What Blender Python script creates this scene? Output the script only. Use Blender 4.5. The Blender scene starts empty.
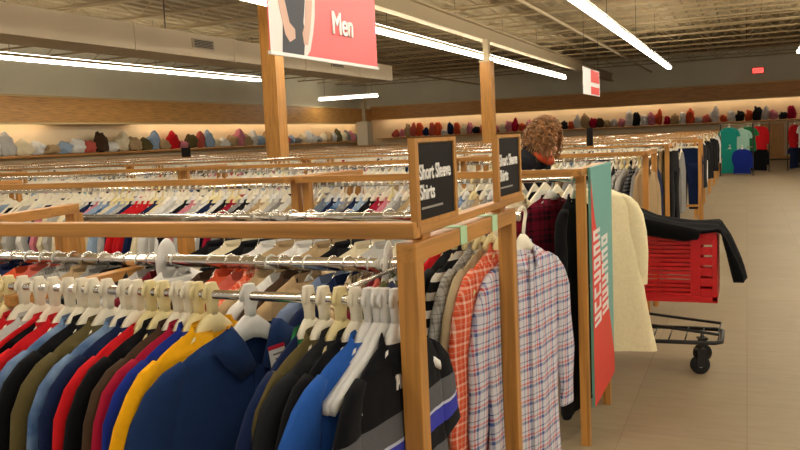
import bpy, bmesh, math, random
from mathutils import Vector, Matrix, noise
R = random.Random(7)
S = bpy.context.scene
COL = S.collection
PI = math.pi
sin, cos = math.sin, math.cos

# ------------------------------------------------------------------ materials
def lin(c):
    c = c / 255.0
    return c / 12.92 if c <= 0.04045 else ((c + 0.055) / 1.055) ** 2.4
def L3(rgb): return tuple(lin(v) for v in rgb) + (1.0,)
MATS = {}
def mat_new(name):
    m = bpy.data.materials.new(name); m.use_nodes = True
    nt = m.node_tree; b = nt.nodes['Principled BSDF']
    return m, nt, b
def nd(nt, t, **kw):
    n = nt.nodes.new(t)
    for k, v in kw.items(): setattr(n, k, v)
    return n
def mth(nt, op, a, b=None):
    n = nt.nodes.new('ShaderNodeMath'); n.operation = op
    for i, v in enumerate((a, b)):
        if v is None: continue
        if isinstance(v, (int, float)): n.inputs[i].default_value = v
        else: nt.links.new(v, n.inputs[i])
    return n.outputs[0]
def ramp(nt, fac, stops, interp='LINEAR'):
    n = nt.nodes.new('ShaderNodeValToRGB'); cr = n.color_ramp; cr.interpolation = interp
    while len(cr.elements) < len(stops): cr.elements.new(0.5)
    for e, (p, c) in zip(cr.elements, stops): e.position = p; e.color = c
    nt.links.new(fac, n.inputs[0]); return n.outputs[0]
def mix(nt, fac, a, b, mode='MIX'):
    n = nt.nodes.new('ShaderNodeMix'); n.data_type = 'RGBA'; n.blend_type = mode
    for s, v in ((0, fac), (6, a), (7, b)):
        if isinstance(v, (int, float)): n.inputs[s].default_value = v
        elif isinstance(v, tuple): n.inputs[s].default_value = v
        else: nt.links.new(v, n.inputs[s])
    return n.outputs[2]
def plain(name, rgb, rough=0.6, metal=0.0, spec=None, noise_amt=0.0, nscale=8.0):
    if name in MATS: return MATS[name]
    m, nt, b = mat_new(name)
    b.inputs['Base Color'].default_value = L3(rgb)
    b.inputs['Roughness'].default_value = rough; b.inputs['Metallic'].default_value = metal
    if spec is not None: b.inputs['Specular IOR Level'].default_value = spec
    if noise_amt:
        tc = nd(nt, 'ShaderNodeTexCoord'); n = nd(nt, 'ShaderNodeTexNoise'); n.inputs['Scale'].default_value = nscale
        n.inputs['Detail'].default_value = 4; nt.links.new(tc.outputs['Object'], n.inputs['Vector'])
        lo = tuple(v * (1 - noise_amt) for v in L3(rgb)[:3]) + (1,); hi = tuple(min(1, v * (1 + noise_amt)) for v in L3(rgb)[:3]) + (1,)
        nt.links.new(ramp(nt, n.outputs['Fac'], [(0.3, lo), (0.7, hi)]), b.inputs['Base Color'])
    MATS[name] = m; return m
def fab(name, rgb, kind='plain', c2=None, c3=None, period=0.06):
    if name in MATS: return MATS[name]
    m, nt, b = mat_new(name)
    b.inputs['Roughness'].default_value = 1.0; b.inputs['Specular IOR Level'].default_value = 0.05
    b.inputs['Sheen Weight'].default_value = 0.04; b.inputs['Sheen Roughness'].default_value = 0.6
    tc = nd(nt, 'ShaderNodeTexCoord'); O = tc.outputs['Object']
    sp = nd(nt, 'ShaderNodeSeparateXYZ'); nt.links.new(O, sp.inputs[0]); X, Z = sp.outputs[0], sp.outputs[2]
    n = nd(nt, 'ShaderNodeTexNoise'); n.inputs['Scale'].default_value = 60; n.inputs['Detail'].default_value = 3; nt.links.new(O, n.inputs['Vector'])
    base = L3(rgb)
    if kind == 'plaid':
        fx = mth(nt, 'FRACT', mth(nt, 'MULTIPLY', X, 1 / period)); fz = mth(nt, 'FRACT', mth(nt, 'MULTIPLY', Z, 1 / period))
        st = [(0, base), (0.25, L3(c2)), (0.42, base), (0.5, L3(c3)), (0.62, base), (0.8, tuple(v * .75 for v in L3(c2)[:3]) + (1,)), (0.86, base)]
        c = mix(nt, 0.5, ramp(nt, fx, st, 'CONSTANT'), ramp(nt, fz, st, 'CONSTANT'))
    elif kind == 'stripe':
        fz = mth(nt, 'FRACT', mth(nt, 'MULTIPLY', Z, 1 / period))
        c = ramp(nt, fz, [(0, base), (0.55, L3(c2))], 'CONSTANT')
    elif kind == 'vstripe':
        fx = mth(nt, 'FRACT', mth(nt, 'MULTIPLY', X, 1 / period))
        c = ramp(nt, fx, [(0, base), (0.7, L3(c2))], 'CONSTANT')
    elif kind == 'band':     # stripes across the chest, given as heights below the rail
        fz = mth(nt, 'MULTIPLY', Z, -1.0)
        c = ramp(nt, fz, [(0, base), (.232, L3((92, 92, 96))), (.29, L3((190, 195, 215))), (.297, L3((58, 62, 170))), (.34, base), (.39, L3((92, 92, 96))), (.44, base)], 'CONSTANT')
    elif kind == 'print':
        v = nd(nt, 'ShaderNodeTexVoronoi'); v.inputs['Scale'].default_value = 28; nt.links.new(O, v.inputs['Vector'])
        c = ramp(nt, v.outputs['Distance'], [(0, L3(c2)), (0.22, L3(c3 or c2)), (0.42, base)], 'CONSTANT')
    elif kind == 'denim':
        n2 = nd(nt, 'ShaderNodeTexNoise'); n2.inputs['Scale'].default_value = 9; n2.inputs['Detail'].default_value = 5; nt.links.new(O, n2.inputs['Vector'])
        c = ramp(nt, n2.outputs['Fac'], [(0.35, base), (0.68, L3(c2))])
    else:
        c = base
    c = mix(nt, 0.35, c, ramp(nt, n.outputs['Fac'], [(0.3, (.76, .76, .76, 1)), (0.7, (1, 1, 1, 1))]), 'MULTIPLY')
    nt.links.new(c, b.inputs['Base Color'])
    w = nd(nt, 'ShaderNodeTexNoise'); w.inputs['Scale'].default_value = 14; w.inputs['Detail'].default_value = 2; nt.links.new(O, w.inputs['Vector'])
    bp = nd(nt, 'ShaderNodeBump'); bp.inputs['Strength'].default_value = 0.35; bp.inputs['Distance'].default_value = 0.02
    nt.links.new(w.outputs['Fac'], bp.inputs['Height']); nt.links.new(bp.outputs[0], b.inputs['Normal'])
    MATS[name] = m; return m
def wood(name, rgb, axis):
    m, nt, b = mat_new(name)
    b.inputs['Roughness'].default_value = 0.42
    tc = nd(nt, 'ShaderNodeTexCoord'); mp = nd(nt, 'ShaderNodeMapping')
    sc = [14, 14, 14]; sc[axis] = 0.7; mp.inputs['Scale'].default_value = sc
    nt.links.new(tc.outputs['Object'], mp.inputs['Vector'])
    n = nd(nt, 'ShaderNodeTexNoise'); n.inputs['Scale'].default_value = 3; n.inputs['Detail'].default_value = 6; n.inputs['Distortion'].default_value = 0.6
    nt.links.new(mp.outputs[0], n.inputs['Vector'])
    c = L3(rgb); d = tuple(v * .62 for v in c[:3]) + (1,); h = tuple(min(1, v * 1.2) for v in c[:3]) + (1,)
    nt.links.new(ramp(nt, n.outputs['Fac'], [(.28, d), (.5, c), (.75, h)]), b.inputs['Base Color'])
    return m
WOODX = wood('oak_along', (190, 134, 64), 0); WOODY = wood('oak_across', (190, 134, 64), 1); WOODZ = wood('oak_upright', (190, 134, 64), 2)
FASC = wood('fascia_oak', (202, 144, 78), 0); FASCY = wood('fascia_oak_side', (212, 158, 88), 1)
COLW = wood('column_oak', (190, 134, 62), 2)
CHROME = plain('chrome', (225, 222, 215), .18, 1.0)
STEEL = plain('dark_steel', (52, 48, 46), .5, .4)
BLACKP = plain('black_metal', (24, 24, 26), .45)
WHITEP = plain('white_plastic', (236, 228, 206), .4, noise_amt=.06, nscale=20)
WHITEG = plain('grey_white_plastic', (222, 221, 216), .4, noise_amt=.06, nscale=20)
CREAMP = plain('cream_plastic', (232, 216, 160), .4, noise_amt=.06, nscale=20)
CLEARP = plain('frosted_plastic', (214, 214, 205), .3)
RUBBER = plain('rubber', (30, 29, 29), .8)
SIGNBLK = plain('sign_black', (26, 22, 20), .7, spec=.2)
PAPERW = plain('sign_white', (238, 236, 232), .6)
SIGNRED = plain('sign_red', (226, 62, 50), .5)
CORAL = plain('sign_coral', (238, 104, 106), .5)
TEAL = plain('sign_teal', (112, 176, 168), .5)
CARTRED = plain('cart_red', (205, 28, 36), .35)
SKIN = plain('skin', (214, 160, 128), .55)
MINT = plain('mint_tape', (176, 214, 170), .6)
def emit(name, rgb, s):
    m, nt, b = mat_new(name); b.inputs['Base Color'].default_value = (.9, .9, .9, 1)
    b.inputs['Emission Color'].default_value = tuple(rgb) + (1,); b.inputs['Emission Strength'].default_value = s; return m
TUBE = emit('lit_tube', (1, .92, .78), 24.0)
ADDED_UPL = emit('added_uplight_glow', (1, .91, .74), 21.0)  # added glow for the tops of the strip lights, lifts the ceiling
COVE = emit('lit_cove_tube', (1, .86, .66), 9.0)
EXITR = emit('exit_red', (1, .06, .05), 2.2)

# ------------------------------------------------------------------ mesh helpers
def link(o, parent=None):
    COL.objects.link(o)
    if parent is not None: o.parent = parent
    return o
def mesh_obj(name, me, mat, parent=None, loc=(0, 0, 0), rz=0.0, objmat=False):
    o = bpy.data.objects.new(name, me); link(o, parent)
    o.location = loc; o.rotation_euler = (0, 0, rz)
    setmat(o, mat, objmat); return o
def setmat(o, mat, objmat=False):
    if mat is None: return
    if len(o.data.materials) == 0: o.data.materials.append(None if objmat else mat)
    if objmat:
        o.material_slots[0].link = 'OBJECT'; o.material_slots[0].material = mat
    elif o.data.materials[0] is None: o.data.materials[0] = mat
def tag(o, label, cat, group=None, kind=None):
    o['label'] = label; o['category'] = cat
    if group: o['group'] = group
    if kind: o['kind'] = kind
    return o
def thing(name, label, cat, loc=(0, 0, 0), rz=0.0, group=None):
    o = bpy.data.objects.new(name, None); o.empty_display_size = .1; link(o)
    o.location = loc; o.rotation_euler = (0, 0, rz); return tag(o, label, cat, group)
class MB:
    def __init__(s): s.v = []; s.f = []; s.mi = []
    def add(s, vs, fs, mi=0):
        n = len(s.v); s.v += [tuple(p) for p in vs]; s.f += [tuple(i + n for i in f) for f in fs]; s.mi += [mi] * len(fs)
    def box(s, x0, x1, y0, y1, z0, z1, mi=0):
        v = [(x, y, z) for x in (x0, x1) for y in (y0, y1) for z in (z0, z1)]
        s.add(v, [(0, 1, 3, 2), (4, 6, 7, 5), (0, 4, 5, 1), (2, 3, 7, 6), (0, 2, 6, 4), (1, 5, 7, 3)], mi)
    def rings(s, rs, cap0=True, cap1=True, mi=0, closed=True):
        n = len(rs[0]); vs = [p for r in rs for p in r]; fs = []
        for i in range(len(rs) - 1):
            for j in range(n if closed else n - 1):
                k = (j + 1) % n
                fs.append((i * n + j, i * n + k, (i + 1) * n + k, (i + 1) * n + j))
        if cap0: fs.append(tuple(range(n))[::-1])
        if cap1: fs.append(tuple((len(rs) - 1) * n + j for j in range(n)))
        s.add(vs, fs, mi)
    def tube(s, pts, r, n=8, mi=0, caps=True):
        pts = [Vector(p) for p in pts]; rs = []
        up = None
        for i, p in enumerate(pts):
            t = (pts[min(i + 1, len(pts) - 1)] - pts[max(i - 1, 0)]).normalized()
            if up is None:
                up = Vector((0, 0, 1)) if abs(t.z) < .9 else Vector((0, 1, 0))
            a = t.cross(up); 
            if a.length < 1e-5: a = t.orthogonal()
            a.normalize(); b = a.cross(t).normalized(); up = b
            rr = r[i] if isinstance(r, (list, tuple)) else r
            rs.append([p + a * (rr * cos(2 * PI * k / n)) + b * (rr * sin(2 * PI * k / n)) for k in range(n)])
        s.rings(rs, caps, caps, mi)
    def poly(s, outline, axis, a0, a1, mi=0):
        """extrude a 2-D outline along an axis (0:x,1:y,2:z) from a0 to a1"""
        def P(u, v, a): return ((a, u, v), (u, a, v), (u, v, a))[axis]
        s.rings([[P(u, v, a0) for u, v in outline], [P(u, v, a1) for u, v in outline]], True, True, mi)
    def mesh(s, name, smooth=False):
        me = bpy.data.meshes.new(name); me.from_pydata(s.v, [], s.f)
        me.validate(); me.update()
        bm = bmesh.new(); bm.from_mesh(me); bmesh.ops.recalc_face_normals(bm, faces=bm.faces); bm.to_mesh(me); bm.free()
        if smooth: me.polygons.foreach_set('use_smooth', [True] * len(me.polygons))
        if any(s.mi) and len(s.mi) == len(me.polygons): me.polygons.foreach_set('material_index', s.mi)
        return me
    def build(s, name, mat, parent=None, smooth=False, bevel=0.0, loc=(0, 0, 0), rz=0.0):
        o = mesh_obj(name, s.mesh(name, smooth), mat, parent, loc, rz)
        if bevel:
            b = o.modifiers.new('bevel', 'BEVEL'); b.width = bevel; b.segments = 2; b.limit_method = 'ANGLE'
        return o
def bx(name, mat, x0, x1, y0, y1, z0, z1, parent=None, bevel=0.0):
    m = MB(); m.box(x0, x1, y0, y1, z0, z1); return m.build(name, mat, parent, bevel=bevel)
def structure(o): o['kind'] = 'structure'; return o
def text(name, body, size, mat, parent, loc, rot=(PI / 2, 0, PI / 2), sx=1.0, bold=0.0, align='LEFT', ext=.001):
    c = bpy.data.curves.new(name, 'FONT'); c.body = body; c.size = size; c.extrude = ext; c.bevel_depth = bold; c.bevel_resolution = 1; c.align_x = align
    c.materials.append(mat)
    o = bpy.data.objects.new(name, c); COL.objects.link(o)
    me = bpy.data.meshes.new_from_object(o.evaluated_get(bpy.context.evaluated_depsgraph_get())); bpy.data.objects.remove(o)
    o = bpy.data.objects.new(name, me); link(o, parent); o.location = loc; o.rotation_euler = rot; o.scale = (sx, 1, 1); return o

# ------------------------------------------------------------------ room
def floor_mat():
    m, nt, b = mat_new('vinyl_floor')
    tc = nd(nt, 'ShaderNodeTexCoord'); O = tc.outputs['Object']
    br = nd(nt, 'ShaderNodeTexBrick'); br.offset = 0.0; br.inputs['Scale'].default_value = 1.0
    br.inputs['Brick Width'].default_value = .61; br.inputs['Row Height'].default_value = .61; br.inputs['Mortar Size'].default_value = .0035
    br.inputs['Color1'].default_value = L3((154, 138, 112)); br.inputs['Color2'].default_value = L3((160, 144, 117)); br.inputs['Mortar'].default_value = L3((142, 126, 101))
    nt.links.new(O, br.inputs['Vector'])
    mp = nd(nt, 'ShaderNodeMapping'); mp.inputs['Scale'].default_value = (1.3, 6, 1); nt.links.new(O, mp.inputs['Vector'])
    n = nd(nt, 'ShaderNodeTexNoise'); n.inputs['Scale'].default_value = 3.2; n.inputs['Detail'].default_value = 7; n.inputs['Roughness'].default_value = .65
    nt.links.new(mp.outputs[0], n.inputs['Vector'])
    c = mix(nt, .6, br.outputs['Color'], ramp(nt, n.outputs['Fac'], [(.3, (.74, .70, .64, 1)), (.7, (1, 1, 1, 1))]), 'MULTIPLY')
    nt.links.new(c, b.inputs['Base Color']); b.inputs['Roughness'].default_value = .5; b.inputs['Specular IOR Level'].default_value = .3
    return m
YB, XL = 40.0, -19.0
structure(bx('floor', floor_mat(), XL, 16, -5, YB, -.1, 0))
WALLUP = plain('upper_wall', (242, 237, 212), .8, noise_amt=.05, nscale=.6)
WALLLO = plain('cream_wall', (236, 216, 178), .8, noise_amt=.04, nscale=.6)
bw = structure(bx('wall_back', WALLLO, XL - .2, 16, YB, YB + .2, 0, 3.3)); structure(bx('wall_back_upper', WALLUP, XL - .2, 16, YB - .05, YB + .2, 3.3, 5.0))
structure(bx('wall_left', WALLLO, XL - .2, XL, -5, YB, 0, 3.2)); structure(bx('wall_left_upper', WALLUP, XL - .2, XL + .05, -5, YB, 3.2, 5.0))
# timber fascia boxes along both walls, open underneath so the cove tubes light the wall
m = MB(); m.box(XL + .55, 16, YB - .75, YB - .68, 2.72, 3.38); m.box(XL + .55, 16, YB - .68, YB - .05, 3.33, 3.38); structure(m.build('trim_1', FASC))
m = MB(); m.box(XL + .5, XL + .57, -5, YB - .68, 2.55, 3.27); m.box(XL + .05, XL + .5, -5, YB - .68, 3.2, 3.27); structure(m.build('trim_2', FASCY))
LEDGE = plain('trim_pale', (226, 204, 150), .6)
m = MB(); m.box(XL + .57, 16, YB - .77, YB - .64, 2.68, 2.72); structure(m.build('trim_3', LEDGE))
m = MB(); m.box(XL + .46, XL + .6, -5, YB - .77, 2.5, 2.55); structure(m.build('trim_4', LEDGE))
m = MB(); m.box(XL + .57, 16, YB - .8, YB - .7, 3.38, 3.43); structure(m.build('trim_5', LEDGE))
m = MB(); m.box(XL + .45, XL + .62, -5, YB - .8, 3.27, 3.32); structure(m.build('trim_6', LEDGE))

def deck_mat():
    m, nt, b = mat_new('roof_deck')
    tc = nd(nt, 'ShaderNodeTexCoord'); w = nd(nt, 'ShaderNodeTexNoise'); w.inputs['Scale'].default_value = .9; w.inputs['Detail'].default_value = 5
    nt.links.new(tc.outputs['Object'], w.inputs['Vector'])
    nt.links.new(ramp(nt, w.outputs['Fac'], [(.3, L3((160, 143, 110))), (.7, L3((170, 153, 119)))]), b.inputs['Base Color']); b.inputs['Roughness'].default_value = .8
    return m
# corrugated deck: a real folded profile running along the aisle
m = MB(); prof = []
x = XL
while x < 16:
    prof += [(x, 4.9), (x + .16, 4.9), (x + .20, 4.96), (x + .36, 4.96)]; x += .4
prof = prof + [(16.2, 5.06), (XL, 5.06)]
m.poly(prof, 1, -5, YB + .2); structure(m.build('ceiling', deck_mat()))
JO = plain('joist_paint', (178, 158, 120), .7)
y = 1.2; k = 0
jm = None
while y < YB - .5:
    if jm is None:
        m = MB()
        for z0, z1 in ((4.83, 4.89), (4.46, 4.52)): m.box(XL + .06, 15.5, -.035, .035, z0, z1 - .02)
        xx = XL + .3; up = True
        while xx < 15.2:
            a, b2 = ((xx, 0, 4.49), (xx + .55, 0, 4.86)) if up else ((xx, 0, 4.86), (xx + .55, 0, 4.49))
            m.tube([a, b2], .011, 4); xx += .55; up = not up
        jm = m.mesh('ceiling_joist')
    structure(mesh_obj('ceiling_joist', jm, JO, None, (0, y, 0))); y += 1.85
GIRD = plain('girder_paint', (196, 178, 144), .7)
for gx in (-5.95, 5.0):
    m = MB(); m.box(gx - .1, gx + .1, -5, YB - .1, 3.92, 3.96); m.box(gx - .1, gx + .1, -5, YB - .1, 4.24, 4.28); m.box(gx - .015, gx + .015, -5, YB - .1, 3.96, 4.24)
    structure(m.build('ceiling_girder', GIRD))
# air duct
t = thing('air_duct', 'long beige rectangular air duct under the ceiling joists', 'air duct', (-10, 4, 3.41))
m = MB(); m.box(-.9, 0, 0, 19, 0, .46); d = m.build('duct_body', plain('duct_paint', (206, 190, 162), .6, noise_amt=.04, nscale=.7), t, bevel=.01)
yy = 1.5
while yy < 19: bx('flange', MATS['duct_paint'], -.92, .015, yy, yy + .04, -.015, .475, t); yy += 3.04
for yy in (9.2, 15.0):
    m = MB(); m.box(.0, .03, yy, yy + .7, .18, .36); g = m.build('vent_grille', plain('grille_frame', (180, 168, 146), .6), t)
    m = MB()
    for q in range(5): m.box(.03, .034, yy + .05, yy + .65, .195 + q * .03, .215 + q * .03)
    m.build('slot', STEEL, g)
for yy in (3, 9, 15): 
    m = MB(); m.tube([(-.45, yy, .46), (-.45, yy, 1.45)], .012, 6); m.build('hanger_rod', STEEL, t)
# steel conduit lines running along the ceiling
for i, (cx, cz) in enumerate(((-12.4, 4.2), (-4.1, 4.22))):
    m = MB(); m.tube([(cx, -4, cz), (cx, YB - .2, cz)], .035, 8); tag(m.build('ceiling_pipe', GIRD, smooth=True), ('thin pale pipe running along the ceiling beyond the air duct', 'thin pale pipe running along the ceiling beside the long lit strip above the aisle')[i], 'pipe')

# lamps
def lamp(x, y0, y1, z, label, group='ceiling strip lights', along='y'):
    t = thing('strip_light', label, 'ceiling light', (x, y0, z), 0 if along == 'y' else -PI / 2, group)
    L = y1 - y0
    m = MB(); m.poly([(-.09, .03), (.09, .03), (.05, .1), (-.05, .1)], 1, 0, L); m.build('housing', plain('lamp_housing', (212, 205, 190), .5), t)
    m = MB(); m.poly([(-.062, .029), (-.058, -.032), (.058, -.032), (.062, .029)], 1, .02, L - .02); m.build('diffuser', TUBE, t)
    m = MB(); m.box(-.045, .045, .02, L - .02, .1, .106); m.build('added_uplight', ADDED_UPL, t)  # invented glowing strip on the housing, brightens ceiling and upper walls
    n = max(2, int(L / 4) + 1)
    for i in range(n):
        yy = .3 + (L - .6) * i / (n - 1)
        m = MB(); m.tube([(0, yy, .1), (0, yy, 4.86 - z)], .006, 5); m.build('hanger_rod', STEEL, t)
lamp(-2.41, -2, 29.04, 3.6, 'bright strip light over the aisle, ending nearest the exit sign')
lamp(-6.2, -2, 30.2, 3.6, 'bright strip light running behind the hanging Men sign')
lamp(-13.7, 3.0, 21.3, 3.6, 'bright strip light below the beige air duct')
lamp(-18.2, 33.2, 36.2, 3.6, 'short strip light crossing near the room corner beyond the tall post', along='x')
lamp(1.4, -2, 26.5, 3.6, 'added strip light, out of view, over the right hand side of the aisle')  # unseen row, added to light the rack ends facing the aisle
lamp(5.2, -2, 22.0, 3.6, 'added strip light, out of view, furthest right of all')  # second added row, kept out of view, more light from the right
def cove(name, x0, x1, y0, y1, z):
    m = MB()
    m.tube([(x0, y0, z), (x1, y1, z)], .03, 8); return m
for i, (y0, y1) in enumerate(((4.0, 17.8), (21.5, 38.5))):
    m = cove('c', XL + .36, XL + .36, y0, y1, 2.66)
    t = thing('cove_light', ('warm cove tube along the left wall, up to the dark wall patch', 'warm cove tube along the left wall, beyond the dark wall patch')[i], 'cove light', (0, 0, 0), 0, 'cove lights behind the fascia')
    m.build('tube', COVE, t); b_ = MB(); b_.box(XL + .33, XL + .39, y0, y1, 2.70, 3.2); b_.build('batten', LEDGE, t)
t = thing('cove_light', 'warm cove tube behind the back wall fascia', 'cove light', (0, 0, 0), 0, 'cove lights behind the fascia')
cove('c', XL + 1, 12, YB - .4, YB - .4, 2.84).build('tube', COVE, t); b_ = MB(); b_.box(XL + 1, 12, YB - .43, YB - .37, 2.88, 3.33); b_.build('batten', LEDGE, t)

# timber clad columns
def column(x, y, s, top, label):
    t = thing('timber_column', label, 'column', (x, y, 0))
    m = MB(); m.box(-s / 2, s / 2, -s / 2, s / 2, 0, top); m.build('cladding', COLW, t, bevel=.006)
    m = MB(); m.box(-s / 2 - .012, s / 2 + .012, -s / 2 - .012, s / 2 + .012, 0, .12); m.build('plinth', WOODX, t)
    m = MB(); m.box(-.07, .07, -.07, .07, top, 4.9 if top > 3.6 else 3.92); m.box(-.15, .15, -.15, .15, top, top + .03); m.build('steel_core', GIRD, t)
column(-7.10, 11.45, .27, 4.2, 'tall honey oak column behind the Men sign')
column(-5.8, 19.1, .28, 3.38, 'slimmer looking oak column right of the Men sign, under the girder')
column(-18.0, 37.5, .6, 2.6, 'pale corner column beneath the short strip light')
bpy.data.objects['timber_column.002'].children[0].data.materials[0] = plain('column_white', (216, 206, 180), .7)

# ------------------------------------------------------------------ garments
def se(w, t, n, z, p=2.6):
    out = []
    for k in range(n):
        a = 2 * PI * k / n; c, s_ = cos(a), sin(a)
        out.append([w * math.copysign(abs(c) ** (2 / p), c), t / 2 * math.copysign(abs(s_) ** (2 / p), s_), z])
    return out
def body_mesh(seed, length=.80, wide=1.0, thick=1.0, drop=.085, n=22, fold=1.0, flare=1.0, vneck=0):
    r = random.Random(seed); a0 = drop
    prof = [(-.012, .062, .026), (.0, .085, .030), (.016, .125, .034), (.034, .160, .037), (.055, .188, .039), (.085, .208, .041), (.15, .218, .043), (.26, .222, .046)]
    zs = [p for p in prof]
    q = 5
    for i in range(1, q + 1):
        u = i / q; zs.append((.26 + (length - .26) * u, .222 + (.03 * flare) * u, .046 + .006 * u))
    ph = [r.uniform(0, 6.3) for _ in range(4)]; kx = r.uniform(14, 22); bend = r.uniform(-.10, .10)
    rings = []
    for d, w, t in zs:
        rg = se(w * wide, t * thick, n, -a0 - d)
        s_ = min(1, max(0, (d - .03) / .5))
        for p in rg:
            amp = fold * (.010 * s_)
            p[1] += amp * sin(kx * p[0] + ph[0] + d * 3) + fold * .006 * s_ * sin(2.3 * kx * p[0] + ph[1]) + bend * p[0] ** 2 * s_
            p[0] += .006 * s_ * sin(9 * d + ph[2])
            if d < .03 and p[1] > 0: p[2] -= .02
            if vneck and d < .02 and p[1] > 0: p[2] -= vneck * max(0, 1 - abs(p[0]) / .075)
            elif vneck and d < .04 and p[1] > 0: p[2] -= (vneck - .015) * max(0, 1 - abs(p[0]) / .09)
            elif vneck and d < .09 and p[1] > 0: p[2] -= .05 * max(0, 1 - abs(p[0]) / .09)
            if d >= length - 1e-6: p[2] += .012 * sin(6 * p[0] + ph[3])
        rings.append(rg)
    m = MB(); m.rings(rings, False, False); return m
def sleeve_pts(side, long):
    if long: return [(.168, .050, .014, .028), (.198, .076, .027, .034), (.222, .116, .041, .036), (.239, .175, .053, .037), (.252, .28, .060, .036), (.262, .40, .056, .034), (.266, .52, .050, .030), (.266, .60, .044, .028)]
    return [(.168, .050, .014, .028), (.198, .076, .027, .034), (.222, .116, .043, .036), (.242, .175, .060, .037), (.256, .26, .074, .034), (.262, .30, .076, .034)]
def sleeve_mesh(seed, side, long=True, wide=1.0, thick=1.0, drop=.085, n=12):
    r = random.Random(seed * 31 + side); ph = r.uniform(0, 6); sway = r.uniform(-.03, .03)
    pts = sleeve_pts(side, long); rings = []
    for i, (x, d, hw, t) in enumerate(pts):
        j = min(i + 1, len(pts) - 1); k = max(i - 1, 0)
        tx, tz = pts[j][0] - pts[k][0], -(pts[j][1] - pts[k][1]); l = math.hypot(tx, tz); tx /= l; tz /= l
        nx, nz = -tz, tx
        rg = []
        for (u, v, _) in se(hw, t * thick, n, 0, 2.2):
            w_ = .004 * sin(25 * d + ph + u * 30)
            rg.append((side * (x * wide + nx * u), v + w_ + sway * d, -drop - d + nz * u))
        rings.append(rg)
    m = MB(); m.rings(rings, True, False); return m
def collar_mesh(drop=.085, n=20):
    m = MB(); r0, r1, r2 = [], [], []
    for k in range(n + 1):
        a = PI / 2 + .35 + (2 * PI - .7) * k / n
        c, s_ = cos(a), sin(a)
        dip = -.02 if s_ > 0 else 0
        r0.append((.060 * c, .020 * s_, -drop - .008 + dip)); r1.append((.064 * c, .025 * s_, -drop + .022 + dip)); r2.append((.088 * c, .036 * s_, -drop - .03 + dip * 1.6))
    m.rings([r0, r1, r2], False, False, closed=False); return m
def crew_mesh(drop=.085, n=18):
    m = MB(); rs = []
    for z, e in ((-.004, 0), (.008, .003), (.006, .008), (-.016, .012)):
        rs.append([((.064 + e) * cos(2 * PI * k / n), (.024 + e * .6) * sin(2 * PI * k / n), -drop + z - (.02 if sin(2 * PI * k / n) > 0 else 0)) for k in range(n)])
    m.rings(rs, False, False); return m
TEMPL = {}
def templ(key, fn, smooth=True):
    if key not in TEMPL:
        TEMPL[key] = fn().mesh(key, smooth)
    return TEMPL[key]
def put(name, me, mat, parent): return mesh_obj(name, me, mat, parent, objmat=True)
LABELS = {}
def garment(kind, mat, label, x, y, z, yaw, group, drop=.085, long=True, collar='collar', length=.80, wide=1.0, thick=1.0, seed=None, trim=None, cat=None, flare=1.0, vneck=0):
    seed = R.randrange(6) if seed is None else seed
    t = thing(kind, label, cat or kind.replace('_', ' '), (x, y, z), -math.radians(90 + yaw), group)
    key = (length, wide, thick, drop, seed, flare, vneck)
    put('body', templ(('b',) + key if False else 'body_%s' % (key,), lambda: body_mesh(seed, length, wide, thick, drop, flare=flare, vneck=vneck)), mat, t)
    for sd in (1, -1):
        put('sleeve', templ('sl_%s_%s_%s' % (key, sd, long), lambda: sleeve_mesh(seed, sd, long, wide, thick, drop)), mat, t)
    if collar == 'collar': put('collar', templ('col_%s' % drop, lambda: collar_mesh(drop)), trim or mat, t)
    elif collar == 'crew': put('neckband', templ('crew_%s' % drop, lambda: crew_mesh(drop)), trim or mat, t)
    return t
def hanger_mb(big=True, drop=.085, n=8):
    m = MB()
    if big and drop == .085: m.rings([se(.0135, .021, 10, z, 4) for z in (.030, .026)] + [se(.0155, .024, 10, z, 4) for z in (.022, -.012)] + [se(.0135, .020, 10, z, 4) for z in (-.03, -.05)])
    R0 = .0225 if big else .0245; tr = .0055 if big else .003
    pts = []
    for i in range(11):
        a = math.radians(-25 + 235 * i / 10); pts.append((R0 * cos(a), 0, R0 * sin(a)))
    pts += [(-.012, 0, -.03), (0, 0, min(-.036, -drop + .03)), (0, 0, -drop + .005)]
    m.tube(pts, tr, 6)
    top = -drop + (.046 if big else .012); h0 = .062 if big else .016; t = .009 if big else .004
    up, lo = [], []
    N = 10
    for i in range(-N, N + 1):
        u = i / N; a = abs(u)
        zt = top - .06 * min(1, a / .35) ** 1.3 - .085 * max(0, a - .35) / .65 if big else top - .03 * min(1, a * 4) - .07 * a
        hh = h0 * (1 - .45 * min(1, a / .35)) - .018 * max(0, a - .35) if big else h0 * (1 - .2 * a)
        up.append((u * .195, zt)); lo.append((u * .195, zt - hh))
    vs = []; rings = []
    for (x, zu), (_, zl) in zip(up, lo):
        rings.append([(x, -t, zl), (x, -t * 1.2, (zu + zl) / 2), (x, -t, zu), (x, t, zu), (x, t * 1.2, (zu + zl) / 2), (x, t, zl)])
    m.rings(rings); return m
def hanger(label, x, y, z, yaw, group, mat, big=True, drop=.085):
    o = put('clothes_hanger', templ('hanger_%s_%s' % (big, drop), lambda: hanger_mb(big, drop)), mat, None)
    o.location = (x, y, z); o.rotation_euler = (0, 0, -math.radians(90 + yaw)); return tag(o, label, 'clothes hanger', group)

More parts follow.
